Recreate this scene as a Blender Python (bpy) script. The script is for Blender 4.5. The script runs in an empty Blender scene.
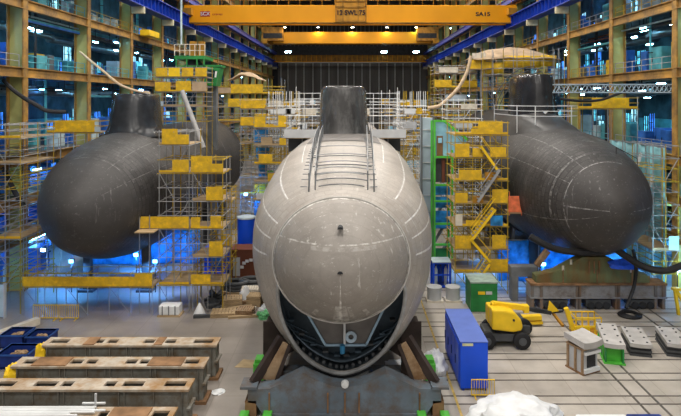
import bpy, math, random
from mathutils import Vector, Matrix, noise
R = random.Random(7)
scene = bpy.context.scene
C = scene.collection
F = 560.0; CAMZ = 17.0; VX = 350.0; VY = 100.0
ORD = ['first','second','third','fourth','fifth','sixth','seventh','eighth','ninth','tenth','eleventh','twelfth','thirteenth','fourteenth','fifteenth','sixteenth']
def wx(px, Y): return (px-VX)*Y/F
def wz(py, Y): return CAMZ+(VY-py)*Y/F
def P(px, py, Y): return Vector((wx(px,Y), Y, wz(py,Y)))
def G(px, py):                      # the floor point seen at a pixel
    Y = CAMZ*F/(py-VY); return Vector((wx(px,Y), Y, 0))

# ------------------------------------------------------------------ materials
MATS = {}
def mat(name, col, rough=.6, metal=0., var=.25, scale=1.5, bump=0., dirt=None, dirt_amt=.5, dirt_scale=.8, stretch=(1,1,1), spec=.28):
    if name in MATS: return MATS[name]
    m = bpy.data.materials.new(name); m.use_nodes = True
    nt = m.node_tree; N = nt.nodes; L = nt.links
    b = N['Principled BSDF']
    b.inputs['Roughness'].default_value = rough; b.inputs['Metallic'].default_value = metal
    b.inputs['Specular IOR Level'].default_value = spec
    tc = N.new('ShaderNodeTexCoord'); mp = N.new('ShaderNodeMapping')
    mp.inputs['Scale'].default_value = stretch
    L.new(tc.outputs['Object'], mp.inputs['Vector'])
    n = N.new('ShaderNodeTexNoise'); n.inputs['Scale'].default_value = scale; n.inputs['Detail'].default_value = 6
    L.new(mp.outputs[0], n.inputs['Vector'])
    r = N.new('ShaderNodeValToRGB')
    r.color_ramp.elements[0].position = .3; r.color_ramp.elements[1].position = .7
    c0 = [c*(1-var) for c in col]; c1 = [min(1,c*(1+var*.6)) for c in col]
    r.color_ramp.elements[0].color = (*c0,1); r.color_ramp.elements[1].color = (*c1,1)
    L.new(n.outputs['Fac'], r.inputs['Fac'])
    out = r.outputs['Color']
    if dirt:
        n2 = N.new('ShaderNodeTexNoise'); n2.inputs['Scale'].default_value = dirt_scale; n2.inputs['Detail'].default_value = 8
        n2.inputs['Roughness'].default_value = .7
        L.new(mp.outputs[0], n2.inputs['Vector'])
        r2 = N.new('ShaderNodeValToRGB'); t = 1-dirt_amt
        r2.color_ramp.elements[0].position = max(0,.35+.3*(t-.5)); r2.color_ramp.elements[1].position = min(1,.6+.3*(t-.5))
        L.new(n2.outputs['Fac'], r2.inputs['Fac'])
        mx = N.new('ShaderNodeMixRGB'); mx.inputs['Color2'].default_value = (*dirt,1)
        L.new(r2.outputs['Color'], mx.inputs['Fac']); L.new(out, mx.inputs['Color1']); out = mx.outputs['Color']
    L.new(out, b.inputs['Base Color'])
    if bump:
        bp = N.new('ShaderNodeBump'); bp.inputs['Strength'].default_value = bump; bp.inputs['Distance'].default_value = .05
        L.new(n.outputs['Fac'], bp.inputs['Height']); L.new(bp.outputs[0], b.inputs['Normal'])
    MATS[name] = m; return m
def emit(name, col, strength):
    if name in MATS: return MATS[name]
    m = bpy.data.materials.new(name); m.use_nodes = True
    b = m.node_tree.nodes['Principled BSDF']
    b.inputs['Base Color'].default_value = (*col,1)
    b.inputs['Emission Color'].default_value = (*col,1); b.inputs['Emission Strength'].default_value = strength
    MATS[name] = m; return m

TAN   = mat('tan_steel', (.46,.25,.055), .55, var=.3, scale=.6, dirt=(.16,.10,.05), dirt_amt=.35, dirt_scale=.5)
PGREEN= mat('pale_green_steel', (.40,.40,.15), .55, var=.25, scale=.5)
BLUEG = mat('blue_girder', (.006,.04,.36), .45, var=.3, scale=.4)
VIOLET= mat('violet_girder', (.05,.06,.33), .5, var=.3, scale=.4)
CRANE = mat('crane_yellow', (.90,.37,.002), .5, var=.12, scale=.15)
CRANED= mat('crane_yellow_worn', (.42,.20,.02), .5, var=.4, scale=.8)
DARK  = mat('dark_steel', (.03,.032,.036), .6, var=.4, scale=1)
MIDG  = mat('mid_grey_steel', (.16,.17,.18), .55, var=.3, scale=1)
GALV  = mat('galvanised_tube', (.33,.335,.34), .45, .3, var=.2, scale=2)
WHITEP= mat('white_paint', (.75,.76,.76), .5, var=.1, scale=1)
YEL   = mat('yellow_mesh_panel', (.82,.50,.015), .6, var=.35, scale=1.6, dirt=(.55,.34,.03), dirt_amt=.4, dirt_scale=2)
YELP  = mat('yellow_paint', (.85,.55,.02), .45, var=.15, scale=1)
YELS  = mat('yellow_tube', (.46,.31,.025), .5, var=.3, scale=1)
WOOD  = mat('scaffold_board', (.42,.30,.17), .75, var=.35, scale=2, stretch=(.3,2,2))
BEIGE = mat('beige_tarpaulin', (.46,.33,.21), .7, var=.25, scale=1, bump=.4)
GREEN = mat('green_paint', (.03,.24,.06), .5, var=.3, scale=.8)
GREENB= mat('bright_green_paint', (.10,.52,.06), .5, var=.2, scale=.8)
BTARP = mat('blue_tarpaulin', (.03,.26,.62), .45, var=.6, scale=1.4, bump=.6)
CYANP = mat('pale_cyan_panel', (.32,.62,.78), .5, var=.35, scale=.6)
SHEET = mat('pale_sheeting', (.40,.58,.62), .4, var=.45, scale=.5, bump=.4)
GREYSH= mat('grey_sheeting', (.42,.50,.56), .5, var=.2, scale=.6)
BLUEC = mat('container_blue', (.010,.085,.72), .4, var=.12, scale=.6)
BLUET = mat('container_roof_blue', (.12,.19,.56), .5, var=.12, scale=.9)
NAVY  = mat('navy_skip', (.015,.04,.22), .5, var=.35, scale=1.5)
RUST  = mat('rust', (.27,.15,.075), .8, var=.5, scale=1.3, bump=.2)
RUSTC = mat('brown_shed', (.17,.055,.03), .65, var=.2, scale=.8)
PLASTIC=mat('white_plastic', (.78,.79,.80), .4, var=.12, scale=2, bump=.4)
RUBBER= mat('black_rubber', (.02,.02,.022), .6, var=.3, scale=2)
CHARC = mat('charcoal_grey', (.075,.08,.085), .5, var=.25, scale=1)
GIRT  = mat('girder_top', (.52,.46,.38), .75, var=.2, scale=1.1, dirt=(.33,.19,.08), dirt_amt=.42, dirt_scale=.7, bump=.1)
GIRW  = mat('girder_web', (.24,.24,.215), .6, var=.25, scale=.7, dirt=(.15,.11,.07), dirt_amt=.35, dirt_scale=1.2)
CRAD  = mat('cradle_blue_grey', (.15,.19,.23), .55, var=.3, scale=.7, dirt=(.13,.095,.07), dirt_amt=.25, dirt_scale=1.1)
CRADB = mat('cradle_brown', (.05,.035,.03), .65, var=.4, scale=1)
CRADT = mat('cradle_tan', (.40,.28,.17), .7, var=.25, scale=1, dirt=(.2,.11,.05), dirt_amt=.4)
OLIVE = mat('olive_steel', (.15,.175,.085), .6, var=.25, scale=.6, dirt=(.19,.11,.04), dirt_amt=.3, dirt_scale=.9, stretch=(1.5,1,.5))
BEAMG = mat('grey_bogie_beam', (.33,.34,.36), .6, var=.25, scale=.8, dirt=(.15,.13,.12), dirt_amt=.4)
CONC  = mat('concrete_slab', (.47,.45,.43), .8, var=.18, scale=1.4, bump=.15)
LGREY = mat('light_grey_paint', (.52,.53,.54), .55, var=.15, scale=.8)
DRUM  = mat('pale_drum', (.48,.49,.50), .5, var=.12, scale=1)
RED   = mat('red_paint', (.55,.05,.03), .5, var=.2, scale=1)
ORANGE= mat('orange_net', (.72,.17,.07), .6, var=.35, scale=2)
TEAL  = mat('teal_cabinet', (.09,.38,.44), .5, var=.4, scale=.8)
BLUECAB=mat('blue_cabinet', (.04,.17,.58), .45, var=.4, scale=.8)
PALEC = mat('pale_cabinet', (.50,.62,.66), .5, var=.3, scale=.8)
GALW  = mat('gallery_wall', (.045,.095,.125), .7, var=.7, scale=.5)
SLAB  = mat('gallery_slab', (.07,.08,.09), .8, var=.4, scale=.6)
DUCT  = mat('duct_metal', (.10,.11,.12), .4, .4, var=.3, scale=1)
HOSEB = mat('beige_hose', (.62,.46,.30), .6, var=.2, scale=2)
WIREB = mat('steel_blue_lattice', (.36,.44,.50), .45, .2, var=.2, scale=1)
BWALL = mat('back_door_grey', (.12,.115,.108), .6, var=.4, scale=.25, stretch=(1,1,.15))
BWALL2= mat('back_wall_dark', (.030,.032,.038), .7, var=.5, scale=.3, stretch=(1.5,1,.2))
RIBW  = mat('door_rib', (.50,.52,.50), .5, var=.15, scale=.5)
ROOF  = mat('roof_dark', (.035,.035,.04), .8, var=.3, scale=.4)
GLASSD= mat('dark_glass', (.02,.05,.06), .1, var=.2)
TUBE  = emit('cool_tube', (.30,.74,1.0), 55.)
TUBEB = emit('blue_tube', (.10,.40,1.0), 130.)
LAMPW = emit('warm_lamp', (1.0,.78,.35), 60.)
LAMPC = emit('cool_lamp', (.55,.85,1.0), 60.)
LAMPH = emit('white_lamp', (1.0,.97,.9), 12.)

# ------------------------------------------------------------------ objects
SEEN = {}
def tag(o, label, cat, group=None, kind=None):
    if not group and label in SEEN: print('DUPLICATE LABEL', label)
    SEEN[label] = 1
    n = len(label.split())
    if n < 4 or n > 16: print('LABEL LENGTH', n, label)
    o['label'] = label; o['category'] = cat
    if group: o['group'] = group
    if kind: o['kind'] = kind
    return o
def thing(name, label, cat, loc=(0,0,0), group=None):
    o = bpy.data.objects.new(name, None); C.objects.link(o); o.location = loc
    o.empty_display_size = .2
    return tag(o, label, cat, group)
WORLD = {}
def wloc(o):
    v = Vector((0,0,0))
    while o is not None: v += o.location; o = o.parent
    return v
class MB:
    def __init__(s, rot=0., org=(0,0,0)):
        s.v=[]; s.f=[]; s.rot=rot; s.org=Vector(org)
    def add(s, vs, fs):
        o=len(s.v)
        if s.rot or s.org.length:
            m=Matrix.Rotation(s.rot,3,'Z'); vs=[m@Vector(v)+s.org for v in vs]
        s.v += [tuple(v) for v in vs]; s.f += [tuple(i+o for i in f) for f in fs]; return s
    def box(s, x0,x1,y0,y1,z0,z1):
        vs=[(x,y,z) for x in (x0,x1) for y in (y0,y1) for z in (z0,z1)]
        return s.add(vs, [(0,1,3,2),(4,6,7,5),(0,4,5,1),(2,3,7,6),(0,2,6,4),(1,5,7,3)])
    def bar(s, a, b, w, h):
        a=Vector(a); b=Vector(b); d=(b-a)
        if d.length<1e-6: return s
        d.normalize(); up=Vector((0,0,1)) if abs(d.z)<.95 else Vector((0,1,0))
        sx=d.cross(up).normalized(); u=sx.cross(d)
        vs=[]
        for p in (a,b):
            for i,j in ((-1,-1),(1,-1),(1,1),(-1,1)): vs.append(p+sx*(w/2*i)+u*(h/2*j))
        return s.add(vs,[(3,2,1,0),(4,5,6,7),(0,1,5,4),(1,2,6,5),(2,3,7,6),(3,0,4,7)])
    def tube(s, pts, r, n=6):
        pts=[Vector(p) for p in pts]; vs=[]; fs=[]
        rr = r if isinstance(r,(list,tuple)) else [r]*len(pts)
        prev=None
        for i,p in enumerate(pts):
            d=(pts[min(i+1,len(pts)-1)]-pts[max(i-1,0)]).normalized()
            if prev is None:
                up=Vector((0,0,1)) if abs(d.z)<.9 else Vector((1,0,0)); sx=d.cross(up).normalized()
            else: sx=(prev-d*prev.dot(d)).normalized()
            prev=sx; u=sx.cross(d)
            for k in range(n):
                a=2*math.pi*k/n; vs.append(p+(sx*math.cos(a)+u*math.sin(a))*rr[i])
        for i in range(len(pts)-1):
            for k in range(n):
                k2=(k+1)%n; fs.append((i*n+k,i*n+k2,(i+1)*n+k2,(i+1)*n+k))
        fs.append(tuple(range(n-1,-1,-1))); fs.append(tuple((len(pts)-1)*n+k for k in range(n)))
        return s.add(vs,fs)
    def lathe(s, prof, c=(0,0,0), n=20, axis='Z'):
        vs=[]; fs=[]
        for r,h in prof:
            for k in range(n):
                a=2*math.pi*k/n; x,y=r*math.cos(a),r*math.sin(a)
                q={'Z':(x,y,h),'Y':(x,h,y),'X':(h,x,y)}[axis]
                vs.append((q[0]+c[0],q[1]+c[1],q[2]+c[2]))
        for i in range(len(prof)-1):
            for k in range(n):
                k2=(k+1)%n; fs.append((i*n+k,i*n+k2,(i+1)*n+k2,(i+1)*n+k))
        fs.append(tuple(range(n-1,-1,-1))); fs.append(tuple((len(prof)-1)*n+k for k in range(n)))
        return s.add(vs,fs)
    def prism(s, poly, y0, y1, axis='Y'):
        n=len(poly)
        def q(a,b,t): return {'Y':(a,t,b),'X':(t,a,b),'Z':(a,b,t)}[axis]
        vs=[q(a,b,y0) for a,b in poly]+[q(a,b,y1) for a,b in poly]
        fs=[tuple(range(n)),tuple(range(2*n-1,n-1,-1))]+[(i,i+n,(i+1)%n+n,(i+1)%n) for i in range(n)]
        return s.add(vs,fs)
    def build(s, name, m, parent=None, smooth=True, bevel=0):
        me=bpy.data.meshes.new(name)
        off = wloc(parent) if parent else Vector((0,0,0))
        me.from_pydata([Vector(v)-off for v in s.v],[],s.f); me.update()
        import bmesh
        bm=bmesh.new(); bm.from_mesh(me); bmesh.ops.recalc_face_normals(bm, faces=bm.faces[:]); bm.to_mesh(me); bm.free()
        me.materials.append(m)
        if smooth:
            me.polygons.foreach_set('use_smooth',[True]*len(me.polygons)); me.set_sharp_from_angle(angle=math.radians(38))
        o=bpy.data.objects.new(name, me); C.objects.link(o)
        if parent: o.parent=parent
        if bevel:
            b=o.modifiers.new('bevel','BEVEL'); b.width=bevel; b.segments=2; b.limit_method='ANGLE'
        return o
def dup(root, loc, label, group=None):
    r=root.copy(); C.objects.link(r); r.location=loc; tag(r,label,root['category'],group)
    for ch in list(root.children):
        c=ch.copy(); C.objects.link(c); c.parent=r
        for g in list(ch.children):
            d=g.copy(); C.objects.link(d); d.parent=c
    return r
def struct(name, mb, m, parent=None, **k):
    o=mb.build(name,m,parent,**k)
    if not parent: o['kind']='structure'
    return o
def text(name, body, m, loc, size, parent, rot=(math.pi/2,0,0), ext=.02, xs=1., bold=.0):
    cu=bpy.data.curves.new(name,'FONT'); cu.body=body; cu.size=size; cu.extrude=ext; cu.align_x='CENTER'; cu.align_y='CENTER'; cu.offset=bold
    t=bpy.data.objects.new(name,cu); C.objects.link(t)
    dg=bpy.context.evaluated_depsgraph_get(); dg.update()
    me=bpy.data.meshes.new_from_object(t.evaluated_get(dg)); bpy.data.objects.remove(t)
    o=bpy.data.objects.new(name,me); C.objects.link(o); me.materials.clear(); me.materials.append(m)
    o.parent=parent; o.location=Vector(loc)-(wloc(parent) if parent else Vector()); o.rotation_euler=rot; o.scale=(xs,1,1)
    return o
def spline(pts, k=6):
    pts=[Vector(p) for p in pts]; out=[]
    for i in range(len(pts)-1):
        p0=pts[max(i-1,0)];p1=pts[i];p2=pts[i+1];p3=pts[min(i+2,len(pts)-1)]
        for j in range(k):
            t=j/k
            out.append(.5*((2*p1)+(p2-p0)*t+(2*p0-5*p1+4*p2-p3)*t*t+(3*p1-p0-3*p2+p3)*t**3))
    out.append(pts[-1]); return out

# ------------------------------------------------------------------ floor
def floor_material():
    m=bpy.data.materials.new('hall_floor'); m.use_nodes=True; nt=m.node_tree; N=nt.nodes; L=nt.links; b=N['Principled BSDF']
    tc=N.new('ShaderNodeTexCoord')
    def nz(sc,det,ro=.6):
        n=N.new('ShaderNodeTexNoise'); n.inputs['Scale'].default_value=sc; n.inputs['Detail'].default_value=det; n.inputs['Roughness'].default_value=ro
        L.new(tc.outputs['Object'],n.inputs['Vector']); return n
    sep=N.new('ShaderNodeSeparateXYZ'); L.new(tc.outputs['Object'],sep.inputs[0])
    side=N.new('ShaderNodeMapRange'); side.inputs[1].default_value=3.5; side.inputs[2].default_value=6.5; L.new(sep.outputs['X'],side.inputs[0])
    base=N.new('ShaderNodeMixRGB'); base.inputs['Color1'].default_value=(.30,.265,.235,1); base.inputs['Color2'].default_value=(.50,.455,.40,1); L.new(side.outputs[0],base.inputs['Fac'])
    n1=nz(.35,8); r1=N.new('ShaderNodeValToRGB'); r1.color_ramp.elements[0].position=.3; r1.color_ramp.elements[1].position=.7
    r1.color_ramp.elements[0].color=(.68,.67,.66,1); r1.color_ramp.elements[1].color=(1.1,1.1,1.1,1); L.new(n1.outputs['Fac'],r1.inputs['Fac'])
    mx=N.new('ShaderNodeMixRGB'); mx.blend_type='MULTIPLY'; mx.inputs['Fac'].default_value=1; L.new(base.outputs[0],mx.inputs['Color1']); L.new(r1.outputs[0],mx.inputs['Color2'])
    n2=nz(2.2,8,.75); r2=N.new('ShaderNodeValToRGB'); r2.color_ramp.elements[0].position=.60; r2.color_ramp.elements[1].position=.72; L.new(n2.outputs['Fac'],r2.inputs['Fac'])
    st=N.new('ShaderNodeMixRGB'); st.inputs['Color2'].default_value=(.16,.14,.12,1); L.new(mx.outputs[0],st.inputs['Color1'])
    mul=N.new('ShaderNodeMath'); mul.operation='MULTIPLY'; mul.inputs[1].default_value=.55; L.new(r2.outputs[0],mul.inputs[0]); L.new(mul.outputs[0],st.inputs['Fac'])
    # slab joints every 3 m
    br=N.new('ShaderNodeTexBrick'); br.offset=0; br.inputs['Scale'].default_value=1; br.inputs['Brick Width'].default_value=2.6; br.inputs['Row Height'].default_value=2.68
    br.inputs['Mortar Size'].default_value=.025; br.inputs['Color1'].default_value=(1,1,1,1); br.inputs['Color2'].default_value=(.88,.88,.88,1); br.inputs['Mortar'].default_value=(.7,.68,.66,1)
    L.new(tc.outputs['Object'],br.inputs['Vector'])
    j=N.new('ShaderNodeMixRGB'); j.blend_type='MULTIPLY'; j.inputs['Fac'].default_value=.8; L.new(st.outputs[0],j.inputs['Color1']); L.new(br.outputs['Color'],j.inputs['Color2'])
    L.new(j.outputs[0],b.inputs['Base Color'])
    rr=N.new('ShaderNodeMapRange'); rr.inputs[3].default_value=.22; rr.inputs[4].default_value=.6; L.new(n1.outputs['Fac'],rr.inputs[0]); L.new(rr.outputs[0],b.inputs['Roughness'])
    return m
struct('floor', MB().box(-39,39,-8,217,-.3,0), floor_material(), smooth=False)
tn=[0]
def trim(mb,m,**k):
    tn[0]+=1; return struct('trim_%d'%tn[0],mb,m,**k)
RAILM=mat('recessed_rail', (.13,.115,.10), .5, .3, var=.4, scale=1)
for k in range(8):
    Y0=31.3+2.68*k
    trim(MB().box(5.2,28.6,Y0-.06,Y0+.06,-.02,.012),RAILM); trim(MB().box(5.2,28.6,Y0+.80,Y0+.92,-.02,.012),RAILM)
for X in (16.2,17.3,23.2,24.3):
    trim(MB().box(X-.07,X+.07,5,100,-.02,.016),RAILM)
LINEM=mat('yellow_floor_line',(.60,.42,.12),.6,var=.4,scale=2)
trim(MB().box(5.95,6.08,5,60,-.02,.014),LINEM)
trim(MB().prism([(-7.35,35.6),(-6.0,35.5),(-5.8,36.5),(-7.0,36.7)],-.02,.012,'Z'),mat('tan_floor_patch',(.45,.33,.18),.6,var=.3,scale=1.5))
for X in (-4.6,3.7):
    trim(MB().box(X-.07,X+.07,5,110,-.02,.016),RAILM)

# ------------------------------------------------------------------ hall shell
struct('wall_left', MB().box(-38.6,-38,-8,217,0,52), GALW, smooth=False)
struct('wall_right', MB().box(38,38.6,-8,217,0,52), GALW, smooth=False)
struct('wall_back', MB().box(-39,39,216.3,217,0,52), BWALL2, smooth=False)
struct('ceiling', MB().box(-39,39,-8,217,52,52.6), ROOF, smooth=False)
d=struct('door_1', MB().box(-27.8,31.5,215.6,216.3,0,31.2), BWALL, smooth=False)
for px in (281,288,296,304,313,321,329,338,347,354,362,370,379,387,395,403,412,420,428):
    X=wx(px,215.5); MB().box(X-.15,X+.15,215.2,215.6,0,31.2).build('door_rib',RIBW,d,smooth=False)
MB().box(-28.2,32,214.9,215.6,31.2,32).build('door_head',RIBW,d,smooth=False)
for k,Y in enumerate((70,95,120,145,170,195)):
    mb=MB().box(-29,29,Y-.2,Y+.2,51,51.5).box(-29,29,Y-.2,Y+.2,47.8,48.2)
    for i in range(20):
        x=-29+2.9*i
        mb.bar((x,Y,48 if i%2 else 51.2),(x+2.9,Y,51.2 if i%2 else 48),.2,.2)
    trim(mb,DARK,smooth=False)
# vertical wall cladding ribs above the back door
mb=MB()
for i in range(40):
    x=-31+i*1.6; mb.box(x-.12,x+.12,216.0,216.3,32,52)
trim(mb,MIDG,smooth=False)

# ------------------------------------------------------------------ gallery facades
LV=[5.2,8.5,12.1,19.9,26.0,34.6,41.0]
LNAME=['lowest','second','third','fourth','fifth','sixth','topmost']
Y0=50.; BAY=12.2; W=29.
def facade(s):
    side='left' if s<0 else 'right'
    for k in range(-1,14):
        Y=Y0+BAY*k; o=ORD[k+1]
        t=thing('steel_column','tan and pale green steel column of the %s wall, %s counting from the camera'%(side,o),'column',(s*W,Y,0))
        MB().box(s*(W-.06),s*(W+.08),Y-.36,Y+.36,0,50).build('flange',TAN,t,smooth=False)
        MB().box(s*(W+.08),s*(W+1.35),Y-.06,Y+.06,0,50).build('web',PGREEN,t,smooth=False)
        MB().box(s*(W+1.35),s*(W+1.48),Y-.36,Y+.36,0,50).build('flange',TAN,t,smooth=False)
        b=MB().box(s*(W-1.7),s*(W-.06),Y-.3,Y+.3,28.5,29.38); b.build('bracket',mat('cream_bracket',(.60,.55,.38),.6),t,smooth=False)
    for i,z in enumerate(LV):
        t=thing('gallery_beam','long tan steel edge beam under the %s gallery floor of the %s wall'%(LNAME[i],side),'beam',(s*W,40,z))
        MB().box(s*(W+.1),s*(W+.16),36,214,z-.82,z-.08).build('web',TAN,t,smooth=False)
        MB().box(s*(W-.1),s*(W+.3),36,214,z-.08,z).build('flange',TAN,t,smooth=False)
        MB().box(s*(W-.1),s*(W+.3),36,214,z-.9,z-.82).build('flange',TAN,t,smooth=False)
        sl=MB().box(s*(W+.3),s*38,36,215.6,z-.3,z-.05)
        trim(sl,SLAB,smooth=False)
    # runway girders
    t=thing('crane_runway_girder','deep blue crane runway girder along the %s wall'%side,'girder',(s*27.5,40,29.4))
    MB().box(s*27.90,s*28.30,20,215,29.5,31.3).build('web',BLUEG,t,smooth=False)
    MB().box(s*27.30,s*28.88,20,215,29.38,29.52).build('flange',BLUEG,t,smooth=False)
    MB().box(s*27.30,s*28.88,20,215,31.25,31.38).build('flange',BLUEG,t,smooth=False)
    MB().box(s*28.02,s*28.18,20,215,31.38,31.52).build('rail',DARK,t,smooth=False)
    for i in range(90):
        y=46+i*1.5; MB().box(s*27.45,s*27.90,y-.03,y+.03,29.52,31.25).build('stiffener',BLUEG,t,smooth=False)
    t=thing('upper_runway_girder','slimmer violet blue upper crane rail girder high on the %s wall'%side,'girder',(s*28.40,40,33.2))
    MB().box(s*28.00,s*28.80,60,215,34.0,34.9).build('web',VIOLET,t,smooth=False)
    MB().box(s*27.80,s*28.9,60,215,34.9,35.02).build('flange',VIOLET,t,smooth=False)
    MB().box(s*28.30,s*28.50,60,215,35.02,35.2).build('rail',mat('pale_rail',(.35,.25,.25),.5),t,smooth=False)
    # contents of the galleries
    floors=[0.]+LV[:-1]
    tops=LV
    FN=['ground floor']+[n+' gallery' for n in LNAME[:-1]]
    for k in range(-1,11):
        ya=Y0+BAY*k; yb=ya+BAY
        for li,(z0,z1) in enumerate(zip(floors,tops)):
            if k==-1 and li>4: continue
            where='%s bay from the camera, %s'%(ORD[k+1],(side+' ground floor') if li==0 else '%s %s gallery'%(LNAME[li-1],side))
            near=k<4
            if z0>CAMZ+.179*(yb+2)*38/29+.3: continue
            # tube lights
            nl=4 if near and 0<=k<3 else 2 if near else 1
            for q in range(nl):
                y=ya+BAY*((q+.6)/nl if nl>1 else .5)+R.uniform(-.8,.8); x=s*(W+R.uniform(1.4,5.5)); z=z1-1.05-R.uniform(0,1.6)
                L=R.uniform(.4,.8)
                t=thing('fluorescent_light','%s strip light, %s'%(ORD[q] if nl>2 else ('nearer','farther')[q] if nl>1 else 'single',where),'light',(x,y,z))
                low=li<3
                MB().box(x-.16,x+.16,y-L,y+L,z,z+.1).build('housing',PALEC,t,smooth=False)
                MB().box(x-.03,x+.03,y-.03,y+.03,z+.1,z1-.28).build('hanger',DARK,t,smooth=False)
                MB().box(x-.12,x+.12,y-L+.05,y+L-.05,z-.1,z).build('tube',TUBEB if (low and R.random()<.55) or R.random()<.2 else TUBE,t,smooth=False)
            # guard rail
            if li>0:
                t=thing('guard_rail','tubular guard rail, '+where,'railing',(s*(W+.2),ya,z0))
                rm=YELS if R.random()<.25 else (GALV if R.random()<.6 else TEAL)
                if near:
                    n=6
                    for j in range(n+1):
                        y=ya+.6+(BAY-1.2)*j/n; MB().tube([(s*(W+.2),y,z0),(s*(W+.2),y,z0+1.1)],.035).build('post',rm,t)
                    for h in (.55,1.1): MB().tube([(s*(W+.2),ya+.6,z0+h),(s*(W+.2),yb-.6,z0+h)],.035).build('rail',rm,t)
                else:
                    mb=MB()
                    for h in (.55,1.1): mb.tube([(s*(W+.2),ya+.6,z0+h),(s*(W+.2),yb-.6,z0+h)],.05,4)
                    for j in range(5):
                        y=ya+.6+(BAY-1.2)*j/4; mb.tube([(s*(W+.2),y,z0),(s*(W+.2),y,z0+1.1)],.05,4)
                    mb.build('rails',rm,t)
            # duct
            if near and li>=2:
                x=s*(W+R.uniform(3.5,5.5)); z=z1-1.2-R.uniform(.6,1.0); r=R.uniform(.3,.55)
                t=thing('ventilation_duct','round grey ventilation duct, '+where,'duct',(x,ya,z))
                MB().tube([(x,ya+.6,z),(x,yb-.6,z)],r,12).build('duct_run',DUCT,t)
                for q in (.3,.7): MB().box(x-.03,x+.03,ya+BAY*q-.03,ya+BAY*q+.03,z+r*.9,z1-.3).build('hanger',DUCT,t,smooth=False)
                if R.random()<.6:
                    xx=s*(W+1.6)
                    t=thing('cable_tray','narrow hanging cable tray, '+where,'tray',(xx,ya,z1-1.6))
                    MB().box(xx-.25,xx+.25,ya+.7,yb-.7,z1-1.75,z1-1.6).build('tray',DARK,t,smooth=False)
                    for q in (.25,.75): MB().box(xx-.03,xx+.03,ya+BAY*q-.03,ya+BAY*q+.03,z1-1.6,z1-.3).build('hanger',DARK,t,smooth=False)
            # lit windows and doorways in the rear partition, and riser pipes
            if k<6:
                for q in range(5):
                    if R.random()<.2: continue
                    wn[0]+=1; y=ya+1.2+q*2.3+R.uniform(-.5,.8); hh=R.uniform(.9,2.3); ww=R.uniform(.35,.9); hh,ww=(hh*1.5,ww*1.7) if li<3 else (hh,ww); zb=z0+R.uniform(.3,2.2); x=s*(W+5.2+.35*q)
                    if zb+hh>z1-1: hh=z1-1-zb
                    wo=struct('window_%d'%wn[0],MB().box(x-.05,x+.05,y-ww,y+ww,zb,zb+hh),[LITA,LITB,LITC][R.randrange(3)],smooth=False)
                    if k<3:
                        fb=MB(); xi=x-s*.09
                        for yy in (y-ww,y,y+ww): fb.box(xi-.04,xi+.04,yy-.04,yy+.04,zb-.05,zb+hh+.05)
                        for zq in (zb,zb+hh*.5,zb+hh): fb.box(xi-.04,xi+.04,y-ww-.05,y+ww+.05,zq-.04,zq+.04)
                        fb.build('window_frame',DARK,wo,smooth=False)
            if near and 0<=k:
                for q in range(3):
                    x=s*(W+R.uniform(.9,2.8)); z=z1-R.uniform(.7,2.6); r=R.uniform(.05,.14)
                    m,cn=[(TEAL,'teal'),(DARK,'dark'),(PALEC,'pale'),(BLUECAB,'blue'),(RUSTC,'brown')][R.randrange(5)]
                    t=thing('service_pipe','%s horizontal service pipe, %s of three, %s'%(cn,ORD[q],where),'pipe',(x,ya,z))
                    MB().tube([(x,ya+.3,z),(x,yb-.3,z)],r,7).build('pipe_run',m,t)
                    for u in (.2,.8): MB().box(x-.02,x+.02,ya+BAY*u-.02,ya+BAY*u+.02,z,z1-.28).build('hanger',DARK,t,smooth=False)
            if near:
                y=ya+R.uniform(2,10); x=s*(W+R.uniform(1.2,2.2)); t=thing('riser_pipe','upright dark service pipe, %s'%where,'pipe',(x,y,z0))
                MB().tube([(x,y,z0-.05),(x,y,z1-.28)],R.uniform(.08,.2),8).build('pipe_run',DARK if R.random()<.5 else TEAL,t)
                for q in (.3,.7): MB().lathe([(.26,z0+(z1-z0)*q),(.26,z0+(z1-z0)*q+.08)],(x,y,0),8).build('clamp',DARK,t)
            # cabinets
            n=(5 if 0<=k<3 else 3 if near else 1); ys=[ya+1.2+(BAY-2.4)*(j+.5)/n for j in range(n)]
            for j,y in enumerate(ys):
                if R.random()<.12 or k>7: continue
                hw=R.uniform(.5,1.0); dp=R.uniform(.45,.9); hh=min(R.uniform(1.3,2.9),z1-z0-1.6)
                if hh<.6: continue
                x=s*(W+R.uniform(2.2,3.6)+ (1.2 if j%2 else 0))
                pick=R.random()
                m,cn=((BLUECAB,'blue') if pick<.34 else (TEAL,'teal') if pick<.58 else (PALEC,'pale grey') if pick<.82 else (MIDG,'dark grey') if pick<.94 else (YEL,'yellow'))
                t=thing('equipment_cabinet','%s cabinet, %s of its row, %s'%(cn,ORD[j],where),'cabinet',(x,y,z0-.05 if li else 0))
                zb=z0-.05 if li else 0
                MB().box(x-dp,x+dp,y-hw,y+hw,zb,zb+hh).build('body',m,t,smooth=False,bevel=.03)
                if near:
                    MB().box(x-dp-.03 if s>0 else x+dp,x-dp if s>0 else x+dp+.03,y-hw*.85,y+hw*.85,zb+.12,zb+hh*.93).build('door',m,t,smooth=False)
                    MB().box(x-dp-.06 if s>0 else x+dp+.03,x-dp-.03 if s>0 else x+dp+.06,y+hw*.6,y+hw*.7,zb+hh*.4,zb+hh*.6).build('handle',DARK,t,smooth=False)
wn=[0]
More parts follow.
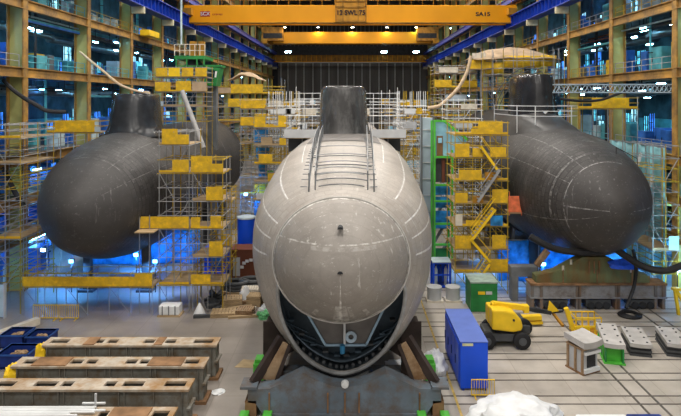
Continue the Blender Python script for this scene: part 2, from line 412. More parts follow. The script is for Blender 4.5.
def lit(name,col,strength):
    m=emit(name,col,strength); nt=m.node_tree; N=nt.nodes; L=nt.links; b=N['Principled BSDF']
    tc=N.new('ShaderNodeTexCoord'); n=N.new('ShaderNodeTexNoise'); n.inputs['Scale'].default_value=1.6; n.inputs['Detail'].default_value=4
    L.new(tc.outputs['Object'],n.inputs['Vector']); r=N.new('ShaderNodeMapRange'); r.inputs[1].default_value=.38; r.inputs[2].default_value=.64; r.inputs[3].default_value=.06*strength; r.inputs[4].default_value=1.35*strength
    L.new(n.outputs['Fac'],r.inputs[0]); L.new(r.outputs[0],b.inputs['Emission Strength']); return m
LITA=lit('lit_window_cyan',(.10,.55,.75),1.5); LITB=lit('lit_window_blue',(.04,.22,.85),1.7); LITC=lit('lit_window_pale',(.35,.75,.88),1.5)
facade(-1); facade(1)
# back partition panels that catch the gallery light
for s in (-1,1):
    for k in range(0,9):
        for li,z in enumerate([0.]+LV[:4]):
            ya=Y0+BAY*k
            x=s*37.6; h=2.6
            trim(MB().box(min(x,s*37.98),max(x,s*37.98),ya+1.2,ya+BAY-1.4,z+.3,z+h),TEAL if (k+li)%3 else BLUECAB,smooth=False)

t=thing('balcony','small yellow balcony sticking out of the left gallery below the blue girder','balcony',(-28.3,79,25.8))
MB().box(-28.88,-27.6,77,81,25.9,26.05).build('deck',YELP,t,smooth=False); MB().box(-27.64,-27.58,77,81,26.05,26.7).build('guard_panel',YELP,t,smooth=False); MB().box(-28.88,-27.6,76.98,77.02,26.05,26.7).build('guard_panel',YELP,t,smooth=False)
# ------------------------------------------------------------------ overhead cranes
t=thing('overhead_crane','big yellow overhead crane bridge nearest the camera, with trolley in the middle','crane',(0,97,30.3))
MB().box(-28.5,28.7,96.2,97.2,30.35,33.3).build('girder',CRANE,t,smooth=False,bevel=.05)
MB().box(-28.6,28.9,99.4,100.4,30.35,33.3).build('girder',CRANE,t,smooth=False,bevel=.05)
MB().box(-28.6,28.9,96.1,97.3,30.2,30.36).build('bottom_flange',CRANED,t,smooth=False)
for s in (-1,1):
    MB().box(s*26.9,s*28.3,94.8,101.8,31.5,32.6).build('end_carriage',CRANED,t,smooth=False)
for x in (-24,24): pass
tr=MB().box(-2.6,2.9,96.0,100.6,33.3,34.6); tr.build('trolley',CRANE,t,smooth=False)
fr=MB()
for x in (-2.4,-1.2,1.4,2.7): fr.box(x-.1,x+.1,95.55,95.75,30.3,34.2)
for z in (30.4,33.9,32.9): fr.box(-2.5,2.8,95.55,95.75,z-.1,z+.1)
fr.box(-2.5,2.8,95.75,96.15,30.3,30.45); fr.box(-2.5,2.8,95.75,96.15,33.9,34.1)
fr.build('trolley_frame',CRANED,t,smooth=False)
MB().box(-2.2,2.5,95.9,96.15,30.6,33.8).build('load_panel',mat('trolley_panel',(.62,.29,.02),.5,var=.3,scale=.8),t,smooth=False)
text('load_marking','12 SWL 75',mat('dark_lettering',(.03,.02,.02),.6),(.15,95.7,31.9),1.15,t,xs=.95,bold=.03)
text('bridge_lettering','SA15',mat('dark_lettering',(.03,.02,.02),.6),(wx(483,96.2),96.18,wz(14.3,96.2)),.95,t,xs=1.25,bold=.03)
RL=mat('red_lettering',(.42,.03,.02),.6)
MB().box(wx(200.5,96.2),wx(210,96.2),96.12,96.2,wz(16.6,96.2),wz(11.3,96.2)).build('maker_plate',RL,t,smooth=False)
text('plate_lettering','SCX',WHITEP,(wx(205.2,96.2),96.1,wz(14,96.2)),.85,t,bold=.01)
text('maker_lettering','cranes',RL,(wx(217.5,96.2),96.18,wz(14.2,96.2)),.6,t,xs=1.15)
mb=MB()
for i in range(30):
    x=-28+i*1.93
    if abs(x)<3.2: continue
    mb.tube([(x,97,33.3),(x,97,34.3)],.04,4)
mb.tube([(-28,97,34.3),(-3.2,97,34.3)],.04,4).tube([(3.2,97,34.3),(28,97,34.3)],.04,4)
mb.build('walkway_rail',CRANED,t)
for px in (318,353,387):
    x=wx(px,97.6); 
    h=MB().lathe([(.05,30.2),(.3,30.05),(.35,29.75)],(x,98.2,0),10).build('lamp_hood',DARK,t)
    MB().lathe([(.22,29.78),(.22,29.70)],(x,98.2,0),10).build('lamp_lens',LAMPH,h)

t=thing('overhead_crane','farther yellow overhead crane lit by warm lamps, on the upper rails','crane',(0,183,35))
MB().box(-25,26.5,182.5,183.5,wz(43.3,182.5),wz(32,182.5)).build('girder',mat('second_crane_yellow',(.62,.27,.008),.5,var=.1,scale=.2),t,smooth=False)
MB().box(-28,28,186,187,35.4,39.6).build('girder',CRANED,t,smooth=False)
for s,nm in ((-1,'l'),(1,'r')):
    MB().box(s*26.8,s*28.6,180,190,35.2,36.6).build('end_carriage',CRANED,t,smooth=False)
    cb=MB().box(s*21.5,s*28.6,181,182.4,36.2,40.6)
    cb.build('machine_house',mat('machine_house',(.40,.19,.03),.6,var=.6,scale=.7),t,smooth=False)
    MB().box(s*22,s*28,180.9,181,37,38.6).build('louvre',DARK,t,smooth=False)
for px in (285,318,352,387,416):
    x=wx(px,180); h=MB().lathe([(.1,40.9),(.5,40.7),(.6,40.3)],(x,179.6,0),10).build('lamp_hood',DARK,t)
    MB().box(x-.08,x+.08,179.6,182.6,40.8,40.95).build('lamp_arm',DARK,t,smooth=False)
    MB().lathe([(.4,40.34),(.4,40.25)],(x,179.6,0),10).build('lamp_lens',LAMPW,h)
    l=bpy.data.lights.new('flood','POINT'); l.energy=(620 if px in (318,352,387) else 0 if px<300 else 260); l.color=(1,.8,.4) if px<400 else (.5,1,.3); l.shadow_soft_size=.4
    o=bpy.data.objects.new('lamp_light',l); C.objects.link(o); o.parent=t; o.location=Vector((x,181.6,39.3))-wloc(t)
t=thing('overhead_crane','farthest overhead crane, brown yellow bridge just above the grey back door','crane',(0,205,30.5))
MB().box(-27.8,28,204.5,205.5,31.0,33.4).build('girder',CRANED,t,smooth=False)
for i in range(30):
    x=-27+i*1.85; MB().box(x-.08,x+.08,204.4,204.5,31.0,33.4).build('stiffener',CRANE,t,smooth=False)
MB().box(-27.8,28,204.2,204.5,30.8,31.05).build('bottom_flange',CRANE,t,smooth=False)
for s in (-1,1): MB().box(s*26.9,s*28.3,201,209,31.5,32.6).build('end_carriage',CRANED,t,smooth=False)
for px in (288,384,416):
    x=wx(px,203); h=MB().box(x-1.1,x+1.1,203,203.8,34.1,34.7).build('lamp_hood',DARK,t,smooth=False)
    MB().box(x-1.0,x+1.0,202.9,203.0,34.15,34.65).build('lamp_lens',LAMPC,h,smooth=False)
    MB().box(x-.1,x+.1,203.8,204.6,33.3,34.5).build('lamp_arm',DARK,t,smooth=False)
trim(MB().box(-29,29,214,215.5,33.6,37.6),DARK,smooth=False)

# ------------------------------------------------------------------ hull surfaces
def pchip(xs,ys):
    n=len(xs); h=[xs[i+1]-xs[i] for i in range(n-1)]; dl=[(ys[i+1]-ys[i])/h[i] for i in range(n-1)]; dd=[0]*n
    dd[0]=dl[0]; dd[-1]=dl[-1]
    for i in range(1,n-1):
        if dl[i-1]*dl[i]<=0: dd[i]=0
        else:
            w1=2*h[i]+h[i-1]; w2=h[i]+2*h[i-1]; dd[i]=(w1+w2)/(w1/dl[i-1]+w2/dl[i])
    def f(x):
        x=min(max(x,xs[0]),xs[-1]); i=0
        while i<n-2 and x>xs[i+1]: i+=1
        t=(x-xs[i])/h[i]
        return ys[i]*(2*t**3-3*t*t+1)+h[i]*dd[i]*(t**3-2*t*t+t)+ys[i+1]*(-2*t**3+3*t*t)+h[i]*dd[i+1]*(t**3-t*t)
    return f
class Hull:
    def __init__(s,Xc,tab,vee=False):
        s.Xc=Xc; s.vee=vee; s.Y0=tab[0][0]; ss=[math.sqrt(max(0,r[0]-s.Y0)) for r in tab]
        s.fs=[pchip(ss,[r[i] for r in tab]) for i in range(1,5)]
    def sec(s,Y): q=math.sqrt(max(0,Y-s.Y0)); return [f(q) for f in s.fs]
    def pt(s,Y,th,off=0.):            # th = 0 at the top, clockwise towards +X
        w,zc,ht,hb=s.sec(Y); c=math.cos(th); sn=math.sin(th)
        if s.vee and c<0: sn=math.copysign(abs(sn)**(1+.15*max(0.,min(1.,(Y-29.9)/1.6))*max(0.,min(1.,(50-Y)/14))),sn)
        elif s.vee:
            e=1-.34*max(0.,min(1.,(Y-30.2)/13))**.6*max(0.,min(1.,(116-Y)/20)); sn=math.copysign(abs(sn)**e,sn); c=c**e
        return Vector((s.Xc+(w+off)*sn,Y,zc+((ht if c>0 else hb)+off)*c))
def loft(hull, yfun, n, tvals, name, m, parent, closed_front=False, thick=0, matb=None):
    vs=[];fs=[];uv=[]
    for t in tvals:
        for k in range(n):
            th=2*math.pi*k/n-math.pi; Y=yfun(th,t); vs.append(hull.pt(Y,th)); uv.append((th/(2*math.pi),Y))
    for j in range(len(tvals)-1):
        for k in range(n):
            k2=(k+1)%n; fs.append((j*n+k,j*n+k2,(j+1)*n+k2,(j+1)*n+k))
    off=wloc(parent)
    me=bpy.data.meshes.new(name); me.from_pydata([v-off for v in vs],[],fs); me.update()
    ul=me.uv_layers.new(name='UVMap')
    for p in me.polygons:
        us=[uv[me.loops[l].vertex_index][0] for l in p.loop_indices]
        for l in p.loop_indices:
            u,v=uv[me.loops[l].vertex_index]
            if max(us)-min(us)>.5 and u<0: u+=1
            ul.data[l].uv=(u,v)
        p.use_smooth=True
    me.materials.append(m)
    o=bpy.data.objects.new(name,me); C.objects.link(o); o.parent=parent
    if thick:
        if matb: me.materials.append(matb)
        so=o.modifiers.new('plate','SOLIDIFY'); so.thickness=thick; so.offset=-1
        if matb: so.material_offset=1; so.material_offset_rim=0
    return o
def hull_material(name, base, scuff, tile, fade=None, stripes=None, rough=.5, seams=(), scuff_amt=.5, joints=(.82,.36)):
    m=bpy.data.materials.new(name); m.use_nodes=True; nt=m.node_tree; N=nt.nodes; L=nt.links; b=N['Principled BSDF']
    uvn=N.new('ShaderNodeUVMap'); uvn.uv_map='UVMap'
    sep=N.new('ShaderNodeSeparateXYZ'); L.new(uvn.outputs[0],sep.inputs[0])
    U,V=sep.outputs['X'],sep.outputs['Y']
    def mth(op,a,bb=None,clamp=False):
        x=N.new('ShaderNodeMath'); x.operation=op; x.use_clamp=clamp
        for i,q in enumerate((a,bb)):
            if q is None: continue
            if isinstance(q,(int,float)): x.inputs[i].default_value=q
            else: L.new(q,x.inputs[i])
        return x.outputs[0]
    tc=N.new('ShaderNodeTexCoord')
    def nz(sc,det=6,ro=.65,st=None):
        n=N.new('ShaderNodeTexNoise'); n.inputs['Scale'].default_value=sc; n.inputs['Detail'].default_value=det; n.inputs['Roughness'].default_value=ro
        src=tc.outputs['Object']
        if st:
            mp=N.new('ShaderNodeMapping'); mp.inputs['Scale'].default_value=st; L.new(src,mp.inputs['Vector']); src=mp.outputs[0]
        L.new(src,n.inputs['Vector']); return n.outputs['Fac']
    def ramp(v,a,bb):
        r=N.new('ShaderNodeMapRange'); r.inputs[1].default_value=a; r.inputs[2].default_value=bb; r.clamp=True; L.new(v,r.inputs[0]); return r.outputs[0]
    def mix(fac,c1,c2,bt='MIX'):
        x=N.new('ShaderNodeMixRGB'); x.blend_type=bt
        if isinstance(fac,(int,float)): x.inputs['Fac'].default_value=fac
        else: L.new(fac,x.inputs['Fac'])
        for i,c in ((1,c1),(2,c2)):
            if isinstance(c,tuple): x.inputs[i].default_value=(*c,1)
            else: L.new(c,x.inputs[i])
        return x.outputs[0]
    col=mix(ramp(nz(.28,8,.7),.3,.7),tuple(c*.74 for c in base),tuple(c*1.16 for c in base))
    # tiles
    cmb=N.new('ShaderNodeCombineXYZ'); L.new(mth('MULTIPLY',U,35.5),cmb.inputs[0]); L.new(V,cmb.inputs[1])
    br=N.new('ShaderNodeTexBrick'); br.inputs['Scale'].default_value=1; br.inputs['Brick Width'].default_value=joints[0]; br.inputs['Row Height'].default_value=joints[1]
    br.inputs['Mortar Size'].default_value=.03; br.inputs['Color1'].default_value=(1.1,1.1,1.1,1); br.inputs['Color2'].default_value=(.66,.66,.66,1); br.inputs['Mortar'].default_value=(.42,.42,.42,1)
    L.new(cmb.outputs[0],br.inputs['Vector'])
    col=mix(mth('MULTIPLY',ramp(V,fade,fade+.6),tile) if fade else tile,col,br.outputs['Color'],'MULTIPLY')
    # scuffs
    s1=mth('MULTIPLY',ramp(nz(1.6,8,.75,(1,.35,1)),.60,.74),ramp(nz(.25,3),.42,.62))
    col=mix(mth('MULTIPLY',s1,scuff_amt),col,scuff)
    # vertical drips
    s2=mth('MULTIPLY',ramp(nz(2.2,5,.6,(1.6,1.6,.12)),.62,.72),scuff_amt*.55)
    col=mix(s2,col,scuff)
    s3=mth('MULTIPLY',ramp(nz(5.5,6,.8,(.5,1.,1.)),.60,.68),scuff_amt*.6)
    col=mix(s3,col,scuff)
    OS=N.new('ShaderNodeSeparateXYZ'); L.new(tc.outputs['Object'],OS.inputs[0])
    brk=ramp(nz(2.5,5,.7),.42,.58)
    for kind,c0,lo,hi,wd,st in seams:        # ('v', Y, u0, u1, width, strength) or ('u', u, Y0, Y1, width, strength)
        a,bb=(V,U) if kind=='v' else (U,V) if kind=='u' else (OS.outputs['Z'],OS.outputs['X'])
        d=mth('ABSOLUTE',mth('SUBTRACT',a,c0)); lne=mth('LESS_THAN',d,wd)
        rng=mth('MULTIPLY',mth('GREATER_THAN',bb,lo),mth('LESS_THAN',bb,hi))
        f=mth('MULTIPLY',mth('MULTIPLY',mth('MULTIPLY',lne,rng),brk),st)
        col=mix(f,col,scuff)
    if stripes:
        for u0,ya,yb,wd in stripes:
            d=mth('ABSOLUTE',mth('SUBTRACT',mth('ABSOLUTE',U),u0)); lne=mth('LESS_THAN',d,wd)
            rng=mth('MULTIPLY',mth('GREATER_THAN',V,ya),mth('LESS_THAN',V,yb))
            f=mth('MULTIPLY',mth('MULTIPLY',lne,rng),mth('ADD',mth('MULTIPLY',brk,.5),.4))
            col=mix(f,col,(.80,.79,.77))
    L.new(col,b.inputs['Base Color']); b.inputs['Roughness'].default_value=rough; b.inputs['Specular IOR Level'].default_value=.28
    bp=N.new('ShaderNodeBump'); bp.inputs['Strength'].default_value=.25; bp.inputs['Distance'].default_value=.03
    L.new(mth('MULTIPLY',ramp(V,fade,fade+.6),br.outputs['Color']) if fade else br.outputs['Color'],bp.inputs['Height']); L.new(bp.outputs[0],b.inputs['Normal'])
    return m
def sail(parent, Xc, Yf, Yb, z0, z1, w0, w1, m, flare=.0, round_=.35, rake=.8):
    # lens shaped tower: blunt front, narrow trailing edge
    n=40; vs=[];fs=[]
    lev=[]
    H=z1-z0
    for q,(t,sc) in enumerate([(0,1+flare),(.06,1+flare*.55),(.14,1+flare*.2),(.26,1.),(.5,.985),(.8,.97),(.93,.95),(.975,.91),(.995,.84),(1.0,.70)]): lev.append((t,sc))
    for t,sc in lev:
        w=(w0+(w1-w0)*t)/2*sc; yf=Yf+rake*t+(1-sc)*1.2 ; yb=Yb-.3*t-(1-sc)*1.5
        Ln=yb-yf
        for k in range(n):
            a=2*math.pi*k/n; c=math.cos(a); sn=math.sin(a)
            u=(1-c)/2                         # 0 front .. 1 back
            prof=math.pow(max(0,math.sin(math.pi*math.pow(u,.62))),.62) if 0<u<1 else 0
            vs.append((Xc+w*prof*(1 if sn>=0 else -1),yf+Ln*u,z0+H*t))
    for j in range(len(lev)-1):
        for k in range(n):
            k2=(k+1)%n; fs.append((j*n+k,j*n+k2,(j+1)*n+k2,(j+1)*n+k))
    fs.append(tuple((len(lev)-1)*n+k for k in range(n)))
    mb=MB(); mb.add(vs,fs); o=mb.build('sail',m,parent); return o

# ------------------------------------------------------------------ centre submarine
XS=-.47
HC=Hull(XS,[(27.3,0,8.5,0,0),(28,1.95,8.5,1.75,1.75),(29,3.0,8.5,2.7,2.68),(30,3.70,8.48,3.35,3.45),(31,4.42,8.4,3.85,6.0),(31.5,4.70,8.35,4.07,6.75),(32,4.92,8.3,4.27,6.92),(33,5.24,8.2,4.6,7.0),
   (34,5.45,8.15,4.85,6.95),(35,5.57,8.1,5.03,6.85),(37,5.65,8.1,5.3,6.5),(40,5.65,8.1,5.5,6.15),(45,5.65,8.1,5.65,5.8),(52,5.65,8.1,5.65,5.65),(96,5.65,8.1,5.65,5.65),(118,1.6,8.4,1.6,1.6)],vee=True)
SUBC=thing('submarine','pale grey unfinished submarine in the middle with its lower bow plating open','submarine',(XS,45,0))
CHULL=hull_material('pale_hull',(.41,.37,.33),(.80,.77,.72),.22,
    stripes=[(.110,31.2,52,.0017),(.165,30.4,38,.0018),(.205,30.4,36,.0018),(.245,30.5,35,.0018),(.062,36,52,.001)],rough=.42,scuff_amt=.55,
    seams=[('v',31.0,-.5,.5,.02,.5),('v',36.5,-.3,.3,.03,.45),('v',42,-.3,.3,.03,.4),('v',47.5,-.3,.3,.03,.4)])
CDOME=hull_material('dome_skin',(.33,.30,.27),(.78,.76,.72),.12,rough=.40,scuff_amt=1.0,joints=(1.3,.5),
    seams=[('v',29.85,-.5,.5,.045,.9),('u',.5,28.1,29.8,.02,.55),('u',-.5,28.1,29.8,.02,.55),('u',.43,28.8,29.7,.006,.5),('u',-.43,28.8,29.7,.006,.5),('z',9.8,-4,4,.035,.7),('z',9.62,-1.5,1.8,.10,.2),('u',.5,27.3,29.8,.004,.9),('u',-.5,27.3,29.8,.004,.9),('u',.47,28.2,29.3,.006,.5)])
INNER=mat('hull_inner',(.15,.175,.20),.6,var=.4,scale=1.2)
def yedge(th):
    ph=math.pi-abs(th); c=math.cos(math.radians(66))
    return 29.98+1.62*max(0.,(math.cos(ph)-c)/(1-c))**.66
tv=[i/8 for i in range(9)]
front=[0,.004,.010,.018,.03,.045,.065,.09,.12,.16,.21,.27,.35,.45,.6,.8,1.]
h1=loft(HC,lambda th,t: yedge(th)+(52-yedge(th))*t,144,front,'forward_hull',CHULL,SUBC,thick=.16,matb=INNER)
h2=loft(HC,lambda th,t: 52+(118-52)*t,96,[i/22 for i in range(23)],'after_hull',CHULL,SUBC)
MB().lathe([(1.6,118),(1.0,118.6),(.1,119)],(XS,0,8.4),24,'Y').build('tail_cone',DARK,SUBC)
dm=loft(HC,lambda th,t: 27.3+2.62*t,144,[0,.0008,.004,.01,.02,.04,.07,.11,.16,.22,.3,.4,.5,.62,.75,.88,1.0],'bow_dome',CDOME,SUBC,thick=.08,matb=INNER)
# dome vents
for px,py in ((340.3,228.5),(340.2,273)):
    Y=27.42 if py>250 else 27.9
    p=P(px,py,Y)
    MB().lathe([(.0,0),(.16 if py>250 else .1,.0)],(0,0,0),12,'Y')
    q=MB(); q.prism([(p.x-.14,p.z),(p.x+.14,p.z),(p.x+.09,p.z+.09),(p.x,p.z+.12),(p.x-.09,p.z+.09)],Y-.20,Y+.3).build('vent',DARK,dm)
# seam ring round the dome
mb=MB(); mb.tube([HC.pt(29.95,2*math.pi*i/120,.01) for i in range(121)],.045,6); mb.build('dome_seam',mat('seam_grey',(.52,.50,.47),.5),SUBC)
# lip of the open bow and the keel band under it
LIP=mat('lip_grey',(.36,.36,.36),.4,var=.25,scale=2)
mb=MB(); mb.tube([HC.pt(yedge(th),th,-.02) for th in [math.radians(a) for a in range(114,247,2)] for th in [th if th<=math.pi else th-2*math.pi]],.11,8); mb.build('bow_lip',LIP,SUBC)
mb=MB(); mb.tube([HC.pt(31.9,math.radians(a if a<=180 else a-360),.30) for a in range(160,202,3)],.16,8); mb.build('keel_band',LIP,SUBC)
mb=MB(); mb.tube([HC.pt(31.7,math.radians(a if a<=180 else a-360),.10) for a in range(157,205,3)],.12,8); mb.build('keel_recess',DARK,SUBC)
# bulkhead and fittings in the opening
def disc(hull,Y,sc,n=64): 
    w,zc,ht,hb=hull.sec(Y); return [(hull.Xc+w*sc*math.sin(2*math.pi*k/n),zc+(ht if math.cos(2*math.pi*k/n)>0 else hb)*sc*math.cos(2*math.pi*k/n)) for k in range(n)]
MB().prism(disc(HC,33.4,.965),33.4,33.6).build('bulkhead',mat('bulkhead_dark',(.09,.12,.15),.5,var=.5,scale=.8),SUBC,smooth=False)
Yt=32.0
tz=[P(303,306,Yt),P(325.5,345,Yt),P(366,345,Yt),P(385,306,Yt)]
MB().prism([(p.x,p.z) for p in tz],Yt+.1,33.4).build('sonar_trunk',mat('trunk_grey',(.17,.155,.145),.55,var=.3,scale=1),SUBC,smooth=False)
fr=MB()
for a,b in ((0,1),(1,2),(2,3)): fr.bar(tz[a],tz[b],.09,.12)
fr.build('trunk_edge',mat('pale_blue_edge',(.36,.52,.66),.5),SUBC,smooth=False)
MB().tube([P(344.5,310,31.9),P(344.5,344,31.9)],.07,8).build('white_pipe',WHITEP,SUBC)
MB().tube([P(342.5,345,31.75),P(342.5,353,31.75)],.15,10).build('blue_valve',mat('valve_blue',(.06,.30,.55),.4),SUBC)
MB().tube([P(351,337,31.9)+Vector((.24*math.cos(a),0,.24*math.sin(a))) for a in [i*math.pi/8 for i in range(17)]],.10,6).build('coiled_line',mat('coil_blue_white',(.55,.68,.80),.5),SUBC)
vs=[]; na=31
for Y in (32.05,32.5,33.0,33.35):
    for k in range(na): a=math.radians(126+108*k/(na-1)); vs.append(HC.pt(Y,a if a<=math.pi else a-2*math.pi,-.62))
mb=MB(); mb.add(vs,[(j*na+i,j*na+i+1,(j+1)*na+i+1,(j+1)*na+i) for j in range(3) for i in range(na-1)]); o=mb.build('inner_deck',mat('deck_blue_grey',(.17,.22,.27),.5,var=.5,scale=2.5),SUBC)
so=o.modifiers.new('th','SOLIDIFY'); so.thickness=.04
SB=mat('stringer_blue',(.06,.09,.12),.5)
for sgn in (-1,1):
    for i,px in enumerate((284,292,300)):
        c=345
        MB().bar(P(c+sgn*(c-px+6),318+i*9,32.5),P(c+sgn*(c-px-24),332+i*7,32.3),.16,.06).build('stringer',SB,SUBC,smooth=False)
    for i,px in enumerate((276,281,287)):
        MB().tube([P(c+sgn*(c-px),296+i*7,32.6),P(c+sgn*(c-px-10),330+i*6,32.6)],.06,6).build('frame_bar',SB,SUBC)
for i in range(19):
    a=math.radians(180+(i-9)*5.4); th=a if a<=math.pi else a-2*math.pi
    p=HC.pt(32.0,th,-.48)
    MB().lathe([(.04,31.72),(.10,31.74),(.10,31.9),(.06,32.0)],(p.x,0,p.z),10,'Y').build('fixing_lug',CHARC,SUBC)
    if i%2==0:
        p2=HC.pt(32.3,th,-.95); MB().box(p2.x-.16,p2.x+.16,32.2,32.6,p2.z-.05,p2.z+.07).build('fixing_plate',SB if i%4 else CHARC,SUBC,smooth=False)
for sgn in (-1,1):
    for a0 in (124,132,140,148,156):
        th=sgn*math.radians(a0); MB().tube([HC.pt(32.1,th,-.22),HC.pt(33.3,th,-.22)],.06,5).build('frame_rib',SB if a0%16 else CHARC,SUBC)
SAILM=mat('sail_grey',(.06,.058,.057),.26,var=.4,scale=.8,dirt=(.12,.118,.115),dirt_amt=.15,dirt_scale=1.2,stretch=(1,1,.4))
s=sail(SUBC,XS-.2,53.4,66,13.2,18.4,5.2,4.75,SAILM,flare=.2)
# casing plate between sail and bow
mb=MB()
cas=[]
for j in range(9):
    Y=44.5+j*1.3; cas.append([HC.pt(Y,math.radians(a),.03) for a in range(-22,23,4)])
vs=[p for r in cas for p in r]; n=len(cas[0]); mb.add(vs,[(j*n+i,j*n+i+1,(j+1)*n+i+1,(j+1)*n+i) for j in range(8) for i in range(n-1)])
mb.build('casing_plate',mat('casing_grey',(.17,.155,.145),.5,var=.25,scale=1),SUBC)
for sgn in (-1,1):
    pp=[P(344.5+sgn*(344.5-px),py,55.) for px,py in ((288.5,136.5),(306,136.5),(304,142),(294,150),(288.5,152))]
    MB().prism([(p.x,p.z) for p in pp],55,58).build('shoulder_panel',CHARC,SUBC,smooth=False)  # dark prism on each hull shoulder below the platform

# ------------------------------------------------------------------ side submarines
def side_sub(label,Xc,Zc,Yn,Yend,mt,tab,sailargs,taper):
    t=thing('submarine',label,'submarine',(Xc,50,0))
    hl=Hull(Xc,[(Yn+dy,w,Zc,w*.99,w*1.01) for dy,w in tab]+([(Yend-18,5.65,Zc,5.65,5.65),(Yend,2.0,Zc,2,2)] if taper else [(Yend,5.65,Zc,5.65,5.65)]))
    ts=[0,.0003,.0012,.003,.006,.011,.017,.025,.035,.05,.07,.09,.12,.16,.2,.26,.34,.44,.56,.68,.8,.9,1.]
    loft(hl,lambda th,q: Yn+(Yend-Yn)*q,112,ts,'hull',mt,t)
    r=2.0 if taper else 5.65
    MB().lathe([(r,Yend),(r*.8,Yend+.05),(.1,Yend+.1)],(Xc,0,Zc),40,'Y').build('end_plate',DARK,t)
    sail(t,*sailargs)
    return t,hl
BOW=[(0,0),(.25,1.0),(.7,1.75),(1.4,2.6),(2.4,3.45),(3.6,4.1),(5,4.62),(7,5.1),(10,5.47),(14,5.65)]
DHULL=hull_material('dark_tiled_hull_right',(.060,.055,.053),(.42,.41,.40),.85,fade=43.2,rough=.52,scuff_amt=.55,joints=(1.05,.40),
    seams=[('v',43.4,-.40,.05,.03,.55),('v',48,-.5,.2,.03,.25),('u',-.165,43.4,60,.0014,.4),('u',-.30,41.5,60,.0014,.35),('u',-.25,41.2,43.4,.003,.6),('u',.25,41.2,43.4,.003,.5),('v',44.6,-.30,-.05,.10,.35),('u',-.09,43.4,70,.0015,.3),('v',52,-.4,0,.03,.3)])
SUBR,HR=side_sub('dark tiled submarine on the right, its black sail behind white railings',20.0,8.8,41.0,112,DHULL,BOW,
    (20.3,58.0,70,14.3,19.75,4.6,3.75,mat('black_sail',(.022,.022,.024),.22,var=.4,scale=.9),.24),True)
# raised casing under the right sail
mb=MB(); prof=[]
for q in range(19):
    Y=52.5+2.*q; h=1.35*min(1,max(.03,(Y-52.5)/6.))**.8*min(1,max(.05,(92-Y)/14)); w=1.9+.8*min(1,(Y-52.5)/6)
    prof.append([(20+w*a,Y,HR.pt(Y,0)[2]-.5*abs(a)**2-.05+h*b) for a,b in ((-1.3,-.3),(-1.15,.25),(-.95,.7),(-.7,.93),(-.35,.99),(0,1.0),(.35,.99),(.7,.93),(.95,.7),(1.15,.25),(1.3,-.3))])
vs=[p for r in prof for p in r]; mb.add(vs,[(j*11+i,j*11+i+1,(j+1)*11+i+1,(j+1)*11+i) for j in range(18) for i in range(10)])
mb.build('deck_casing',mat('black_casing',(.045,.044,.044),.4,var=.4,scale=.8),SUBR)
MB().prism([(19.6,15.9),(20.2,15.9),(19.9,15.55)],57.0,57.2).build('white_mark',WHITEP,SUBR)
DHULL2=hull_material('dark_tiled_hull_left',(.066,.062,.061),(.40,.39,.38),.75,fade=43.8,rough=.52,scuff_amt=.5,joints=(1.05,.40),
    seams=[('v',44.2,-.25,.14,.04,.25),('v',47.5,.03,.3,.03,.3),('u',.165,42,60,.001,.3),('u',.09,43.4,70,.0008,.3),('v',52,0,.4,.03,.4),('v',70,0,.4,.05,.5)])
SUBL,HL=side_sub('dark tiled submarine on the left with a low black sail behind scaffolding',-20.8,8.6,41.0,80,DHULL2,BOW,
    (-20.8,51.2,60,13.6,17.6,4.5,3.9,mat('left_sail',(.030,.032,.036),.25,var=.4,scale=.9),.34),False)

# handrails on the right hull
t=thing('deck_railing','white tubular railing around the black sail on the right submarine','railing',(20,57,14.4))
pts=[(17.0,66),(17.0,57),(18.2,55.0),(21.6,54.6),(23.2,57),(23.2,66)]
def hull_z(hl,x,Y):
    lo,hi=0.,math.pi/2
    for _ in range(40):
        m=(lo+hi)/2
        if abs(hl.pt(Y,m)[0]-hl.Xc)<abs(x-hl.Xc): lo=m
        else: hi=m
    return hl.pt(Y,lo)[2]
def hz(hl,x,Y):
    w,zc,ht,hb=hl.sec(Y); q=max(-.999,min(.999,(x-hl.Xc)/w)); return zc+ht*math.sqrt(1-q*q)
mb=[]
for i,(x,y) in enumerate(pts):
    MB().tube([(x,y,hz(HR,x,y)-.05),(x,y,16.4)],.045).build('post',WHITEP,t)
for h in (15.4,15.9,16.4): MB().tube([(x,y,h) for x,y in pts],.035).build('rail',WHITEP,t)
t=thing('deck_railing','low dark rail loop on the crown of the right bow','railing',(22,46,13))
for x,y in ((21.2,44.6),(23.2,45.2)): MB().tube([(x,y,hz(HR,x,y)-.03),(x,y,hz(HR,x,y)+.55)],.03).build('post',DARK,t)
MB().tube([(21.2,44.6,hz(HR,21.2,44.6)+.55),(23.2,45.2,hz(HR,23.2,45.2)+.55)],.03).build('rail',DARK,t)

